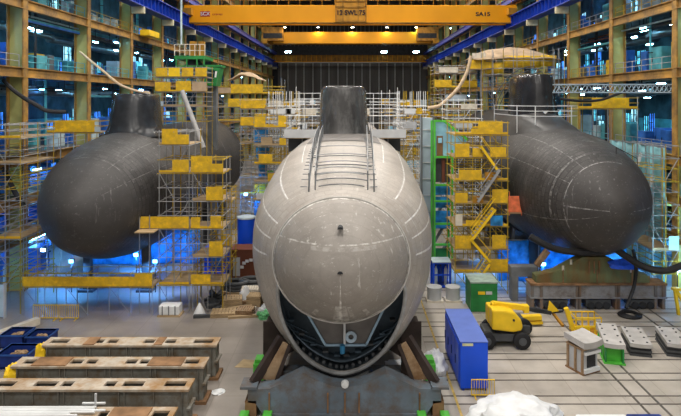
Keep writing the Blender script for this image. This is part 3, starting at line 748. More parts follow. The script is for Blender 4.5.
# ------------------------------------------------------------------ scaffolding
def scaffold(label, x0,x1,nx,y0,y1,ny,z0,z1,step=2., decks=None, panels=(), braces=True, tube_m=GALV, deck_m=WOOD, r=.035, cat='scaffold', group=None, name='scaffold_tower', toe=True, half=True, base=None, first=None):
    t=thing(name,label,cat,((x0+x1)/2,(y0+y1)/2,z0),group)
    xs=[x0+(x1-x0)*i/nx for i in range(nx+1)]; ys=[y0+(y1-y0)*i/ny for i in range(ny+1)]
    lv=[]; z=first or z0+step
    while z<=z1+.01: lv.append(z); z+=step
    for x in xs:
        for y in ys:
            MB().tube([(x,y,base(x,y) if base else z0),(x,y,z1+1.15)],r*1.15,6).build('standard',tube_m if R.random()<.82 else YELS,t)
    for i,z in enumerate(lv):
        mb=MB()
        for zz in ((z-.1,z+.5,z+1.0) if half else (z-.1,z+1.0)):
            for y in ys: mb.tube([(x0-.15,y,zz),(x1+.15,y,zz)],r,5)
            for x in xs: mb.tube([(x,y0-.15,zz),(x,y1+.15,zz)],r,5)
        mb.build('ledger',tube_m if i%4 else YELS,t)
        if decks is None or i in decks:
            MB().box(x0,x1,y0,y1,z-.06,z).build('deck',deck_m,t,smooth=False)
            if toe: MB().box(x0,x1,y0-.05,y0-.02,z,z+.18).build('toe_board',WOOD if i%2 else YEL,t,smooth=False)
    if braces:
        zz=([z0] if not base else [])+lv
        for i in range(len(zz)-1):
            for c in range(nx):
                if (i+c)%2==0:
                    a,b=(xs[c],xs[c+1]) if i%2 else (xs[c+1],xs[c])
                    MB().tube([(a,y0-.06,zz[i]+.1),(b,y0-.06,zz[i+1])],r*.9,5).build('brace',tube_m,t)
    for p in panels:               # (level, column from, column to, material, height, face)
        l,a,b,m,h=p[:5]; face=p[5] if len(p)>5 else 'f'
        z=lv[l]; xa=x0+(x1-x0)*a/nx; xb=x0+(x1-x0)*b/nx
        if face=='f': MB().box(xa,xb,y0-.10,y0-.06,z+.02,z+h).build('guard_panel',m,t,smooth=False)
        elif face=='l': MB().box(x0-.10,x0-.06,y0,y1,z+.02,z+h).build('guard_panel',m,t,smooth=False)
        else: MB().box(x1+.06,x1+.10,y0,y1,z+.02,z+h).build('guard_panel',m,t,smooth=False)
    return t
def stair(parent, x0,z0,x1,z1,y,w=.8,m=YELP):
    for yy in (y,y+w):
        MB().bar((x0,yy,z0),(x1,yy,z1),.06,.22).build('stringer',m,parent,smooth=False)
        MB().tube([(x0,yy,z0+.95),(x1,yy,z1+.95)],.035,5).build('hand_rail',m,parent)
    n=max(3,int(abs(z1-z0)/.25)); mb=MB()
    for i in range(1,n):
        f=i/n; x=x0+(x1-x0)*f; z=z0+(z1-z0)*f; mb.box(x-.13,x+.13,y,y+w,z-.03,z+.02)
    mb.build('treads',GALV,parent,smooth=False)
PLK=mat('pale_plank',(.66,.60,.50),.7,var=.2,scale=2)

def on_hull(hl):
    def f(x,y):
        w,zc,ht,hb=hl.sec(y); q=(x-hl.Xc)/w
        return zc+ht*math.sqrt(1-q*q)-.05 if abs(q)<.99 else 0.
    return f
def curtain(label,x,y0,y1,z0,z1):
    t=thing('sheet_curtain',label,'curtain',(x,(y0+y1)/2,z0)); nx,ny=28,10; vs=[]
    for j in range(ny+1):
        for i in range(nx+1):
            y=y0+(y1-y0)*i/nx; z=z0+(z1-z0)*j/ny; vs.append((x+.22*noise.noise((y*.9,z*.35,4))-.12*math.sin(y*2.1+z*.7),y,z))
    mb=MB(); mb.add(vs,[(j*(nx+1)+i,j*(nx+1)+i+1,(j+1)*(nx+1)+i+1,(j+1)*(nx+1)+i) for j in range(ny) for i in range(nx)])
    o=mb.build('sheet',mat('cyan_sheet',(.28,.60,.66),.3,var=.5,scale=.6,bump=.5),t); so=o.modifiers.new('th','SOLIDIFY'); so.thickness=.03
    MB().tube([(x,y0,z1),(x,y1,z1)],.05).build('top_tube',GALV,t)
    for y in (y0,(y0+y1)/2,y1): MB().tube([(x-.3,y,0),(x-.3,y,z1)],.05).build('post',YELS,t)
    for a,b,c,d in ((52.5,9.8,55.5,5.2),(54.6,11.8,57.2,7.4)): MB().bar((x-.35,a,b),(x-.35,c,d),.04,.5).build('bright_streak',WHITEP,t,smooth=False)  # bright streaks of the back-lit sheet put in as white bars
# left of the left bow, and the yellow platform under it
t=scaffold('low scaffold platform with long yellow side boards under the left submarine bow',-25.8,-15.6,6,44.2,46.0,1,0,2.3,2.3,
   panels=[(0,0,5.2,YEL,.78),(0,5.2,6,YEL,1.0)],r=.03)
scaffold('tall grey scaffold between the left bow and the left wall columns',-28.6,-26.2,2,44.5,49.5,2,0,14,2.0,decks=(2,5,6),
   panels=[(5,0,.6,GREYSH,.5)],r=.03)
scaffold('scaffold walkway with yellow panels left of the left black sail',-28.4,-23.4,4,52.5,55,1,12,14,2.0,decks=(0,),
   panels=[(0,.6,3.6,YEL,1.05),(0,3.6,4,GREYSH,.5)],r=.03,braces=False,base=on_hull(HL))
# big tower between left submarine and aisle
S=scaffold('tall scaffold tower with yellow mesh panels against the right flank of the left submarine',-15.3,-12.9,2,44.9,48.4,2,0,13.44,2.24,decks=(0,2,4,5),half=False,
   panels=[(2,-1.25,2,YEL,.95),(5,.2,1.25,YEL,1.25),(5,1.25,2,YEL,.8),(4,.9,2,YEL,1.0)])
MB().box(-16.8,-15.3,43.6,44.8,6.62,6.7).build('side_deck',WOOD,S,smooth=False)
for x in (-16.8,-16.0): MB().tube([(x,44.7,0),(x,44.7,7.8)],.04).build('standard',GALV,S)
S2=scaffold('scaffold tower with yellow legs and stepped yellow panels in front of the left submarine stern',-12.6,-10.2,2,44.9,47.6,2,0,11.2,2.24,decks=(0,1,2,3,4),half=False,
   panels=[(0,-.1,1.2,YEL,.8),(1,1.1,2,YEL,1.2),(2,-.1,.5,YEL,.9),(3,.9,2.,YEL,1.1),(4,-.1,1.3,YEL,1.3),(2,1.2,1.9,YEL,1.0),(4,1.3,2,YEL,.7)])
scaffold('upper scaffold with two rows of yellow panels in front of the green platform',-21.2,-15.6,5,61,63.4,1,10,19.6,1.6,decks=(1,2,3),base=on_hull(HL),first=14.75,
   panels=[(2,0,1.5,YEL,1.0),(2,2.0,3.5,YEL,1.1),(2,3.6,5,BEIGE,1.0),(3,.1,1.2,YEL,.95),(3,1.3,2.4,YELP,.95),(3,2.6,3.7,YEL,.95),(3,3.9,5,YEL,.95),(1,0,.8,GREYSH,.5)],r=.03)
scaffold('slim yellow scaffold tower with blue sheets beside the brown shed',-12.4,-10.6,2,50,52,1,0,8,2.0,decks=(1,3),
   panels=[(1,1.0,2,YEL,1.0),(3,.6,1.6,YEL,1.0),(0,0,1,BLUECAB,1.4)],tube_m=YELS)
scaffold('aisle scaffold with blue tarpaulins behind the left submarine flank',-12.9,-9.0,3,66,69,1,0,16,2.0,decks=(2,3,5,6,7),
   panels=[(6,.0,1.2,YEL,1.0),(5,1.2,2.5,BTARP,1.5),(4,1.4,2.6,BTARP,1.4),(3,1.6,2.4,BTARP,1.6),(2,1.2,2.8,YEL,1.1),(1,1.2,2.8,BTARP,1.2),(7,0,2.2,YEL,1.0),(3,2.3,3,GREENB,.7)])
scaffold('aisle scaffold of yellow and timber panels left of the centre submarine',-10.6,-6.8,3,62,65,1,0,14,2.0,
   panels=[(6,0,1.0,YEL,1.2),(6,2.1,2.9,YEL,1.3),(5,.6,1.6,WOOD,.9),(4,.4,1.6,YEL,1.0),(3,1.2,2.0,YEL,.9),(5,2.2,2.8,YEL,.8),(2,.2,1.6,PLK,.7),(1,0,1.5,BLUECAB,.8)])
scaffold('scaffold with beige sheeted roof and yellow skirts beyond the left submarine stern',-19.8,-10.0,5,82,86,1,0,19,2.0,decks=(6,7,8),
   panels=[(8,1.2,3.6,YEL,1.3),(8,0,1.2,BEIGE,.8),(7,1.0,3.9,YEL,1.2),(6,3.0,4.6,YEL,1.0),(7,4,5,PLK,.9)])
t=thing('tarpaulin_roof','crumpled beige tarpaulin over the scaffold beyond the left submarine','tarpaulin',(-16,84,20))
mb=MB(); nx,ny=14,6; vs=[]
for j in range(ny+1):
    for i in range(nx+1):
        x=-18.2+5.4*i/nx; y=82.4+3.2*j/ny; vs.append((x,y,19.9+1.3*math.sin(math.pi*i/nx)*(.6+.4*math.sin(math.pi*j/ny))+.25*noise.noise((x,y,1))))
mb.add(vs,[(j*(nx+1)+i,j*(nx+1)+i+1,(j+1)*(nx+1)+i+1,(j+1)*(nx+1)+i) for j in range(ny) for i in range(nx)]); o=mb.build('sheet',BEIGE,t)
so=o.modifiers.new('th','SOLIDIFY'); so.thickness=.05
# farther towers down both aisles
k=0
for (xa,xb,ya) in ((-13.5,-7.2,96),(-15.5,-7.0,112),(-14,-7,132),(7.4,13.6,92),(7,14.5,110),(7,14,131)):
    side='left' if xa<0 else 'right'
    rk={96:'nearest',112:'middle',132:'farthest',92:'nearest',110:'middle',131:'farthest'}[ya]
    pn=[]
    for l in range(8):
        a=R.uniform(0,2); pn.append((l,a,a+R.uniform(.7,2),[YEL,YEL,YEL,CYANP,PLK,BTARP,WHITEP,BEIGE][R.randrange(8)],R.uniform(.7,1.3)))
        if R.random()<.6: a=R.uniform(2,3.2); pn.append((l,a,min(4,a+R.uniform(.5,1.5)),[YEL,PLK,CYANP,YEL,GREYSH][R.randrange(5)],R.uniform(.7,1.2)))
    scaffold('%s of the three far scaffolds filling the %s aisle, mixed yellow and pale panels'%(rk,side),xa,xb,4,ya,ya+4,1,0,16,2.0,panels=pn,r=.045,half=True)
# white scaffolds beside and behind the centre sail
for s,nm in ((-1,'left'),(1,'right')):
    a,b=sorted((XS+s*2.6,XS+s*5.6))
    zc=HC.pt(55,0)[2]
    t=thing('scaffold_platform','white railed working platform on the hull just %s of the centre sail'%nm,'scaffold',(XS+s*4,55,13))
    for x in (a,(a+b)/2,b):
        for y in (53.5,57.5):
            z=hull_z(HC,x,y); MB().tube([(x,y,z-.05),(x,y,17.0)],.035).build('standard',GALV,t)
    MB().box(a-.2,b+.2,53.3,57.7,13.32,13.4).build('deck',WOOD,t,smooth=False)
    MB().box(a-.2,b+.2,53.22,53.3,13.4,14.2).build('guard_sheet',LGREY,t,smooth=False)
    MB().box((b if s>0 else a)-.04,(b if s>0 else a)+.04,53.3,57.7,13.4,14.35).build('guard_sheet',LGREY,t,smooth=False)
    for h in (14.8,15.5,16.2,16.8): MB().tube([(a-.2,53.4,h),(b+.2,53.4,h)],.035).build('rail',WHITEP,t)
    for h in (15.4,16.8): MB().tube([(a-.2,57.5,h),(b+.2,57.5,h)],.035).build('rail',WHITEP,t)
    x0,x1=sorted((s*6.6,s*10.2)); x0+=XS*.5; x1+=XS*.5
    pn=[(7,R.uniform(0,1.5),R.uniform(2,4),WHITEP,.7),(6,.3,2.4,LGREY,.9),(7,2.4,3.2,YEL if s>0 else PLK,.8)]
    scaffold('pale tube scaffold standing %s of the centre submarine behind its sail'%nm,x0,x1,4,72,76,2,0,17,1.9,decks=(6,7),panels=pn,tube_m=WHITEP,r=.045)
    t=thing('scaffold_platform','long white railed walkway across the hull behind the centre sail, %s half'%nm,'scaffold',(s*3,84,14))
    xa,xb=sorted((XS+s*.4,XS+s*7.6))
    for i in range(7):
        x=xa+(xb-xa)*i/6
        z=hull_z(HC,x,84)
        MB().tube([(x,84,z-.05 if abs(x-XS)<5.6 else 0),(x,84,18.4+R.uniform(-.6,.8))],.05).build('standard',WHITEP,t)
    MB().box(xa,xb,84,86,14.6,14.68).build('deck',WOOD,t,smooth=False)
    for h in (15.2,15.7,16.3,17.2,18): MB().tube([(xa-.3,84,h),(xb+.3,84,h)],.05).build('rail',WHITEP,t)
    MB().box(xa+1,xa+3,83.9,83.96,14.8,15.7).build('guard_sheet',PLK,t,smooth=False)

# access frame over the centre bow
t=thing('access_frame','grey tubular ladder frame running down the bow from the centre sail','access frame',(XS,42,13))
for s in (-1,1):
    for off in (0.,.35):
        pa=[]
        for j in range(10):
            Y=30.9+j*2.25; w=(1.45+.06*j)+off
            zt=hull_z(HC,XS+w,Y); pa.append(Vector((XS+s*w,Y,zt+.08)))
        pb=[p+Vector((0,0,.95)) for p in pa]
        MB().tube(pa,.03).build('side_rail',MIDG,t); MB().tube(pb,.03).build('hand_rail',GALV,t)
        for j in range(0,10,1): MB().tube([pa[j]-Vector((0,0,.08)),pb[j]],.035).build('post',GALV if j%2 else MIDG,t)
    for j in range(0,9,2): MB().tube([pa[j],pb[j+1]],.03).build('brace',MIDG,t)
for Y in (31.0,31.7,32.6,34.0,36.2):
    for dz in (.1,.75):
        MB().tube([Vector((HC.pt(Y,a)[0],Y,HC.pt(Y,a)[2]+dz)) for a in [math.copysign(math.radians(abs(q))**1.25,q) for q in (-20,-15,-10,-5,0,5,10,15,20)]],.035).build('cross_rail',MIDG if dz<.5 else GALV,t)
mb=MB()
for s in (-1,1):
    for j in range(26):
        Y=31.2+j*.78; zt=hull_z(HC,XS+1.7,Y); mb.box(XS+s*1.95-.35,XS+s*1.95+.05,Y-.03,Y+.03,zt+.05,zt+.1)
mb.build('treads',GALV,t,smooth=False)

# green work platform over the left submarine
t=thing('work_platform','green work platform with cream railings high above the left submarine','platform',(-18,65,21.6))
x0,x1=wx(176,65),wx(206,65)
MB(0.,(0,3.4,.8)).box(x0,x1,61,65,20.9,21.3).build('deck',GREEN,t,smooth=False)
MB(0.,(0,3.4,.8)).lathe([(1.7,19.4),(1.5,19.9),(.9,20.6),(.6,20.9)],(wx(191,65),63,0),16).build('slewing_cone',CHARC,t)
for z in (19.3,20.1): MB(0.,(0,3.4,.8)).box(x0+.2,x1-.1,61,61.12,z-.07,z+.07).build('lower_beam',GREEN,t,smooth=False)
for x in (x0+.2,x0+1.4,x1-.9,x1-.1): MB(0.,(0,3.4,.8)).box(x-.08,x+.08,61,61.15,18.9,20.9).build('hanger',GREEN,t,smooth=False)
for i in range(7):
    x=x0+(x1-x0)*i/6; MB(0.,(0,3.4,.8)).tube([(x,61.1,21.3),(x,61.1,22.6)],.05).build('post',PLK,t)
for h in (21.9,22.6): MB(0.,(0,3.4,.8)).tube([(x0,61.1,h),(x1,61.1,h)],.045).build('rail',PLK,t)
for px in (183,192): MB(0.,(0,3.4,.8)).box(wx(px,62)-.35,wx(px,62)+.35,62.4,63,21.3,23.1).build('yellow_cabinet',CRANED,t,smooth=False)
MB(0.,(0,3.4,.8)).box(wx(205,65),wx(222,65),61,63.5,20.0,20.25).build('side_deck',GREEN,t,smooth=False)
MB(0.,(0,3.4,.8)).tube([(wx(205,65),61.1,21.0),(wx(222,65),61.1,21.0)],.045).build('rail',GREEN,t)
mb=MB(0.,(0,3.4,.8)); mb.prism([(wx(205,65),17.9),(wx(217,65),17.8),(wx(221,65),19.9),(wx(207,65),20.0)],61,63.2); o=mb.build('cab',GREEN,t,smooth=False)
MB(0.,(0,3.4,.8)).prism([(wx(208,65),18.4),(wx(214,65),18.35),(wx(217,65),19.6),(wx(209,65),19.7)],60.94,61).build('cab_window',GLASSD,o,smooth=False)
MB(0.,(0,3.4,.8)).prism([(wx(216,65),18.8),(wx(217.6,65),18.8),(wx(218.4,65),19.5),(wx(216.6,65),19.5)],60.92,60.98).build('white_plate',WHITEP,o,smooth=False)
MB(0.,(0,3.4,0)).box(wx(205,65)+.1,wx(214.5,65),62.4,63.4,0,19.0).build('mast',MIDG,t,smooth=False)
MB(0.,(0,3.4,.8)).tube([(wx(182,65),61.3,22.6),(wx(182,65),61.3,28.5)],.12).build('lamp_pole',PALEC,t)

# right aisle : sheeted column, green stair tower, yellow tower
t=thing('sheeted_tower','tall narrow pale grey sheeted hoist tower right of the centre submarine','tower',(8.2,60,0))
xa,xb=wx(421.5,60),wx(433.5,60)
MB().box(xa,xb,60,61.6,0,wz(118,60)).build('sheeting',GREYSH,t,smooth=False)
for x in (xa,xb): MB().box(x-.1,x+.1,59.85,60,0,wz(117,60)).build('post',MIDG,t,smooth=False)
for i in range(8): MB().box(xa,xb,59.9,60,1.5+i*1.75,1.6+i*1.75).build('band',LGREY,t,smooth=False)
t=thing('stair_tower','green framed stair tower with blue panels and a brown door at its top','tower',(9.6,57,0))
xa,xb=wx(434.5,57),wx(452,57)
zs=[0,2.3,4.7,7.2,9.6]
zt=wz(121,57)
for x in (xa,xb):
    for y in (57,59): MB().box(x-.1,x+.1,y-.1,y+.1,0,zt if x==xa else wz(150,57)).build('post',GREENB,t,smooth=False)
for z in (2.3,4.4,6.7,wz(185,57),wz(157,57),zt): MB().box(xa-.1,xb+.1,56.88,57.1,z-.1,z+.1).build('cross_beam',GREENB,t,smooth=False)
MB().bar((wx(444,57),57,zt),(wx(468,57),57,wz(140,57)),.2,.24).build('sloping_beam',GREENB,t,smooth=False)
MB().prism([(xa+.1,wz(156,57)),(wx(467,57),wz(156,57)),(wx(467,57),wz(141,57)),(wx(445,57),zt-.1),(xa+.1,zt-.1)],57.3,57.4).build('cladding',CYANP,t,smooth=False)
o=MB().box(wx(437,57),wx(443,57),57.1,57.3,wz(156,57),wz(136,57)).build('door',mat('brown_door',(.22,.12,.05),.6),t,smooth=False)
MB().box(wx(438.2,57),wx(442,57),57.05,57.1,wz(143,57),wz(138,57)).build('door_window',CYANP,o,smooth=False)
for a,b,m in ((159,183,CHARC),(185,196,BTARP),(198,209,BTARP),(212,230,BTARP),(250,262,GREEN)):
    MB().box(xa+.15,xb-.1,57.6,57.7,wz(b,57),wz(a,57)).build('panel',m,t,smooth=False)
MB().box(xa+.8,xa+1.1,57.2,57.5,wz(183,57),wz(158,57)).build('inner_post',RUSTC,t,smooth=False)
for a,b in ((0,2.3),(2.3,4.7),(4.7,7.2)): MB().bar((xa+.2,58.2,a),(xb-.2,58.2,b),.7,.15).build('stair_flight',MIDG,t,smooth=False)
MB().lathe([(0,0),(.3,.02),(.32,.3),(.2,.5),(.05,.6)],(0,0,0),10)
T=scaffold('yellow scaffold stair tower left of the right submarine',9.2,13.8,3,49.0,53.0,2,0,14,2.0,decks=(0,1,2,3,4,5,6),tube_m=YELS,half=False,
   panels=[(0,2.0,3,YEL,1.1,'f'),(1,0,.9,YEL,1.15),(1,2.1,2.9,YEL,1.2),(2,0,.4,PLK,1.0),(3,0,.7,YEL,.9),(3,2.1,3.0,YEL,1.2),(4,.2,1.5,YEL,.9),(4,1.7,2.4,CRANED,.7),(5,0,.8,YEL,1.2),(5,1.0,1.6,YEL,.8),(5,2.0,2.9,YEL,.9),(6,1.3,2.7,YEL,1.1),(6,.9,1.3,YEL,.5),(2,2.0,2.7,BTARP,.9),(2,.6,1.5,YEL,.5),(3,1.0,1.6,CRANED,.6)])
stair(T,10.2,.1,12.0,2.9,48.1); stair(T,12.1,3.0,10.4,5.0,48.3); stair(T,10.5,5.0,12.5,7.6,48.1); stair(T,11.0,8.2,12.9,11,48.2,m=GALV); stair(T,12.7,11,11.3,13,48.3)
t=thing('debris_net','orange netted ledge sticking out from the yellow stair tower','netting',(14.5,49.5,7))
MB().box(13.85,16.1,49,50.4,7.05,7.2).build('board',WOOD,t,smooth=False)
MB().box(13.85,15.2,48.92,49,7.2,8.6).build('net',ORANGE,t,smooth=False)
MB().box(15.2,16.1,48.92,49,7.2,7.9).build('net',ORANGE,t,smooth=False)
for x in (13.95,15.0,16.0): MB().tube([(x,49,6.9),(x,49,9)],.04).build('post',ORANGE,t)
scaffold('pale tube scaffold behind the yellow stair tower, beside the right sail',10.4,14.1,3,60,63,1,0,16,2.0,decks=(5,6,7),panels=[(7,1.2,2.6,PLK,.6),(6,.6,2.2,LGREY,.6)],tube_m=WHITEP,r=.035)

# arch scaffold with beige roof over the right submarine
Sx0,Sx1=18.6,28.0
t=scaffold('tall portal scaffold with curved yellow skirt and beige roof behind the right sail',18.4,27.6,6,75.5,79,1,12,20.4,2.1,decks=(2,),first=16.2,base=on_hull(HR),panels=[],tube_m=GALV,r=.04)
n=18
for lo,hi,z0,z1 in ((0,6,20.6,22.0),(6,12,21.3,22.9),(12,18,21.5,23.0)):
    mb=MB(); vs=[]
    for i in range(lo,hi+1):
        a=math.pi*i/n; x=23-5.0*math.cos(a); y=76-1.6*math.sin(a); vs+= [(x,y,z0),(x,y,z1)]
    m=hi-lo
    mb.add(vs,[(2*i,2*i+2,2*i+3,2*i+1) for i in range(m)]); o=mb.build('curved_skirt',YEL,t); so=o.modifiers.new('th','SOLIDIFY'); so.thickness=.06
MB().box(16.0,19.2,75.0,75.06,21.2,22.4).build('guard_panel',YEL,t,smooth=False); MB().box(16.4,18.2,75.1,75.16,22.6,23.3).build('guard_panel',PLK,t,smooth=False); MB().box(15.9,19.4,75,77,21.1,21.2).build('deck',WOOD,t,smooth=False)
for x in (16.0,17.6,19.2): MB().tube([(x,75,0 if x<14 else on_hull(HR)(x,75)),(x,75,23.4)],.045,5).build('standard',GALV,t)
for h in (20.4,21.2,22.2):
    MB().tube([(23-5.3*math.cos(math.pi*i/n),75.8-1.8*math.sin(math.pi*i/n),h) for i in range(n+1)],.045,5).build('ring_rail',GALV,t)
for i in range(0,n+1,2):
    a=math.pi*i/n; x=23-5.3*math.cos(a); y=75.8-1.8*math.sin(a); MB().tube([(x,y,17.5),(x,y,24)],.04,5).build('standard',GALV,t)
mb=MB(); vs=[]; nx,ny=18,8
for j in range(ny+1):
    for i in range(nx+1):
        x=16.6+11.4*i/nx; y=74.2+7*j/ny; vs.append((x,y,22.3+2.0*math.sin(math.pi*(i+.6)/(nx+1.2))**.6*min(1.,.12+j/4.)+.3*noise.noise((x*.6,y*.6,3))))
mb.add(vs,[(j*(nx+1)+i,j*(nx+1)+i+1,(j+1)*(nx+1)+i+1,(j+1)*(nx+1)+i) for j in range(ny) for i in range(nx)]); o=mb.build('roof_sheet',BEIGE,t); so=o.modifiers.new('th','SOLIDIFY'); so.thickness=.08
for i in range(9):
    x=17.6+1.35*i; MB().tube([(x,74.2,on_hull(HR)(x,74.2)),(x,74.2,23.6)],.045).build('standard',GALV if i%2 else YELS,t)
for q in range(3):
    MB().tube([(wx(497,72)+5.5-5.5*math.cos(a),72+q,14+q*.5+6.5*math.sin(a)) for a in [math.pi*u/16 for u in range(9)]],.06).build('hoop',CHARC,t)
scaffold('scaffold shelves with yellow panels behind the arch roof, left of the right sail',12.4,18.6,4,82,86,1,0,21,2.1,decks=(6,7,8,9),tube_m=GALV,
   panels=[(9,.4,2.2,PLK,.8),(8,0,1.6,YEL,1.0),(7,1,3,GREYSH,.9),(8,2.4,4,YEL,.9)],r=.045)
# right side scaffolds
scaffold('tall sheeted scaffold between the right bow and the right wall',26.3,28.5,2,48.6,54,2,0,12,2.0,decks=(1,),tube_m=GALV,half=False,
   panels=[(1,1.2,2,SHEET,1.2)],r=.035)
curtain('large cyan sheet curtain hung on the lower right gallery beside the right bow',29.-.25,51.,61.8,.3,12.6)
scaffold('scaffold bridge with long yellow panels right of the right sail',22.6,28.5,4,55.5,58,1,12,16.2,2.02,decks=(0,),first=16.2,base=on_hull(HR),panels=[(0,.9,3.4,YEL,1.0)],r=.035,braces=False)
t=thing('lattice_truss','long steel blue lattice truss reaching from the right wall to the right sail','truss',(24,52,18))
a=P(555,90,55); 
x0,x1=a.x,29.6; Yt=50.5; zt=[wz(84.5,Yt),wz(92.5,Yt)]
for z in zt:
    for y in (Yt,Yt+.8): MB().tube([(wx(556,Yt),y,z),(33,y,z)],.06).build('chord',WIREB,t)
mb=MB(); n=34; xa=wx(556,Yt)
for y in (Yt,Yt+.8):
    for i in range(n):
        p=xa+(33-xa)*i/n; q=xa+(33-xa)*(i+1)/n
        mb.tube([(p,y,zt[0] if i%2 else zt[1]),(q,y,zt[1] if i%2 else zt[0])],.04,5)
for i in range(n+1):
    p=xa+(33-xa)*i/n; mb.tube([(p,Yt,zt[i%2]),(p,Yt+.8,zt[i%2])],.035,5)
mb.build('lacing',WIREB,t)

# ------------------------------------------------------------------ hoses
def hose(name,label,cat,pts,r,m,n=8):
    o=MB().tube(spline(pts,8),r,n).build(name,m); tag(o,label,cat); return o
hose('ventilation_hose','thick beige hose hanging in a curve above the right aisle scaffolds','hose',[P(471,56,70),P(467,72,70),P(459,87,70),P(449,98,70),P(439,106,70),P(428,108,70)],.22,HOSEB)
hose('ventilation_hose','beige hose slung from the left gallery beam to the left sail','hose',[P(80,52,60),P(92,62,58),P(103,71,55),P(119,84,53),P(135,90.5,53),P(150,93,53)],.12,HOSEB)
hose('air_hose','thick black hose sagging by the left wall towards the left sail','hose',[P(3,80,48),P(12,89,48),P(24,98,48),P(38,106,48.2),P(48,111,48.4),P(66,112,49)],.18,RUBBER)
hose('air_hose','black hose sagging below the lattice truss on the right','hose',[P(560,99,54),P(582,101,54),P(600,100,54),P(615,95,54),P(626,91,54)],.13,RUBBER)
hose('air_hose','thick black hose looping from under the right bow to the right edge','hose',[P(530,236,44.4),P(542,243,44.2),P(556,249,44.2),P(575,252,44.2),P(596,252,44.2),P(612,248,44.0),P(624,255,43.8),P(640,265,43.5),P(655,270,43),P(670,270,42.6),P(690,262,42)],.27,RUBBER)
hose('air_hose','black cable dropping over the olive cradle to the floor coil','hose',[P(633,250,44.6),P(635,258,44.6),P(636,272,44.6),P(634,286,44.4),P(630,298,44.0),P(626,308,43.6)],.14,RUBBER)
o=MB().tube(spline([Vector((22.0+.9*math.cos(a)*(1-.02*a),44.0+.7*math.sin(a),.1+.006*a)) for a in [i*.5 for i in range(50)]],2),.09,6).build('hose_coil',RUBBER); tag(o,'coil of black cable on the floor before the right cradle','cable')
o=MB().tube([P(182,91,50.5),P(203.5,148,49.2)],.22,10).build('steel_pole',mat('pole_grey',(.36,.35,.35),.5,var=.2,scale=2)); tag(o,'thick grey pole leaning across the left scaffold tower','pole')
o=MB().tube([P(3,238,43),P(20,262,43.2)],.10,8).build('hose_end',RUBBER); bpy.data.objects.remove(o)
hose('air_hose','bundle of dark hose hanging on the lower left wall','hose',[P(2,168,46.8),P(9,180,46.8),P(16,194,47),P(24,206,47)],.2,DARK)

# ------------------------------------------------------------------ cradles
# centre cradle
def cradle_centre(label, Yc, first):
    t=thing('hull_cradle',label,'cradle',(XS,Yc,0))
    ya,yb=Yc-.45,Yc+.45
    c=344.5
    def q(px,py): return (wx(px,30.2), wz(py,30.2))
    prof=[(248.5,387),(270,386.5),(303,371.5),(317,378),(330,383),(344.5,385),(359,383),(372,378),(386,371.5),(419,386.5),(440.5,387),(440.5,400),(433,401),(426,411),(263,411),(256,401),(248.5,400)]
    pp=[q(*p) for p in prof]; dz=0
    pp=[(x,max(z,.2)) for x,z in pp]
    MB().prism(pp,ya,yb).build('cross_beam',CRAD,t,smooth=False)
    for px in (270,328,345,359,419):
        x=wx(px,30.2); MB().box(x-.04,x+.04,ya-.08,ya,.3,1.35).build('weld_seam',RUST,t,smooth=False)
        for j in range(8): pass
    MB().box(wx(264,30.2),wx(425,30.2),ya-.12,yb+.12,.16,.26).build('bottom_flange',CRAD,t,smooth=False)
    for s in (-1,1):
        xf=wx(344.5+s*95,30.2)
        MB().box(xf-.45,xf+.45,ya-.1,yb+.1,1.55,1.68).build('end_plate',CRAD,t,smooth=False)
        MB().box(xf-s*.1-.3,xf-s*.1+.3,ya,yb,0.02,.9).build('foot',RUST,t,smooth=False)
        a=Vector((wx(344.5+s*92,30.2),Yc+.1,1.6)); b=Vector((wx(344.5+s*63,31.5),Yc+1.2,3.6))
        MB().bar(a,b,.3,.5).build('inclined_strut',CRADB,t,smooth=False)
        x=[wx(344.5+s*p,30.6) for p in (78,60,64,54)]
        MB().prism([(wx(344.5+s*83,30.8),1.6),(wx(344.5+s*69,30.8),1.6),(wx(344.5+s*56,31.2),3.5),(wx(344.5+s*61,31.2),3.65)],Yc+.45,Yc+.6).build('gusset_plate',CRADT,t,smooth=False)
        MB().prism([(wx(344.5+s*70,30.8),1.6),(wx(344.5+s*66,30.8),1.6),(wx(344.5+s*53,31.2),3.4),(wx(344.5+s*56,31.2),3.5)],Yc+.3,Yc+.7).build('inner_strut',CRADB,t,smooth=False)
    MB().lathe([(.05,ya-.1),(.18,ya-.08),(.22,ya),(.22,ya+.1)],(wx(345,30),0,wz(384,30)+.0),14,'Y').build('white_boss',WHITEP,t)
    return t
cradle_centre('blue grey cradle with inclined struts under the centre bow, nearest the camera',30.4,True)
t=thing('hull_cradle','second cradle under the centre bow with dark upright posts','cradle',(XS,34.6,0))
MB().box(-5.0,4.0,34.2,35.0,.05,.45).build('cross_beam',CRAD,t,smooth=False)
for s in (-1,1):
    x=XS+s*4.3
    MB().box(x-.34,x+.34,34.2,35.0,.0,3.5).build('post',CRADB,t,smooth=False)
    MB().box(x-s*.1-.62,x-s*.1+.62,34.1,34.2,.0,3.5).build('post_flange',CRADB,t,smooth=False)
    MB().prism([(x-s*.3,1.0),(x-s*1.9,2.0),(x-s*1.6,2.5),(x-s*.3,3.3)],34.3,34.9).build('saddle',CRADB,t,smooth=False)
for Y in (44,60,78):
    t=thing('hull_cradle','plain dark saddle cradle farther back under the centre hull','cradle',(XS,Y,0),'saddle cradles under the centre hull')
    MB().prism([(-5.5,.1),(4.6,.1),(4.6,2.2),(3.2,3.6),(1.4,2.55),(XS,2.2),(-2.4,2.55),(-4.2,3.6),(-5.5,2.2)],Y-.5,Y+.5).build('saddle',CRAD,t,smooth=False)
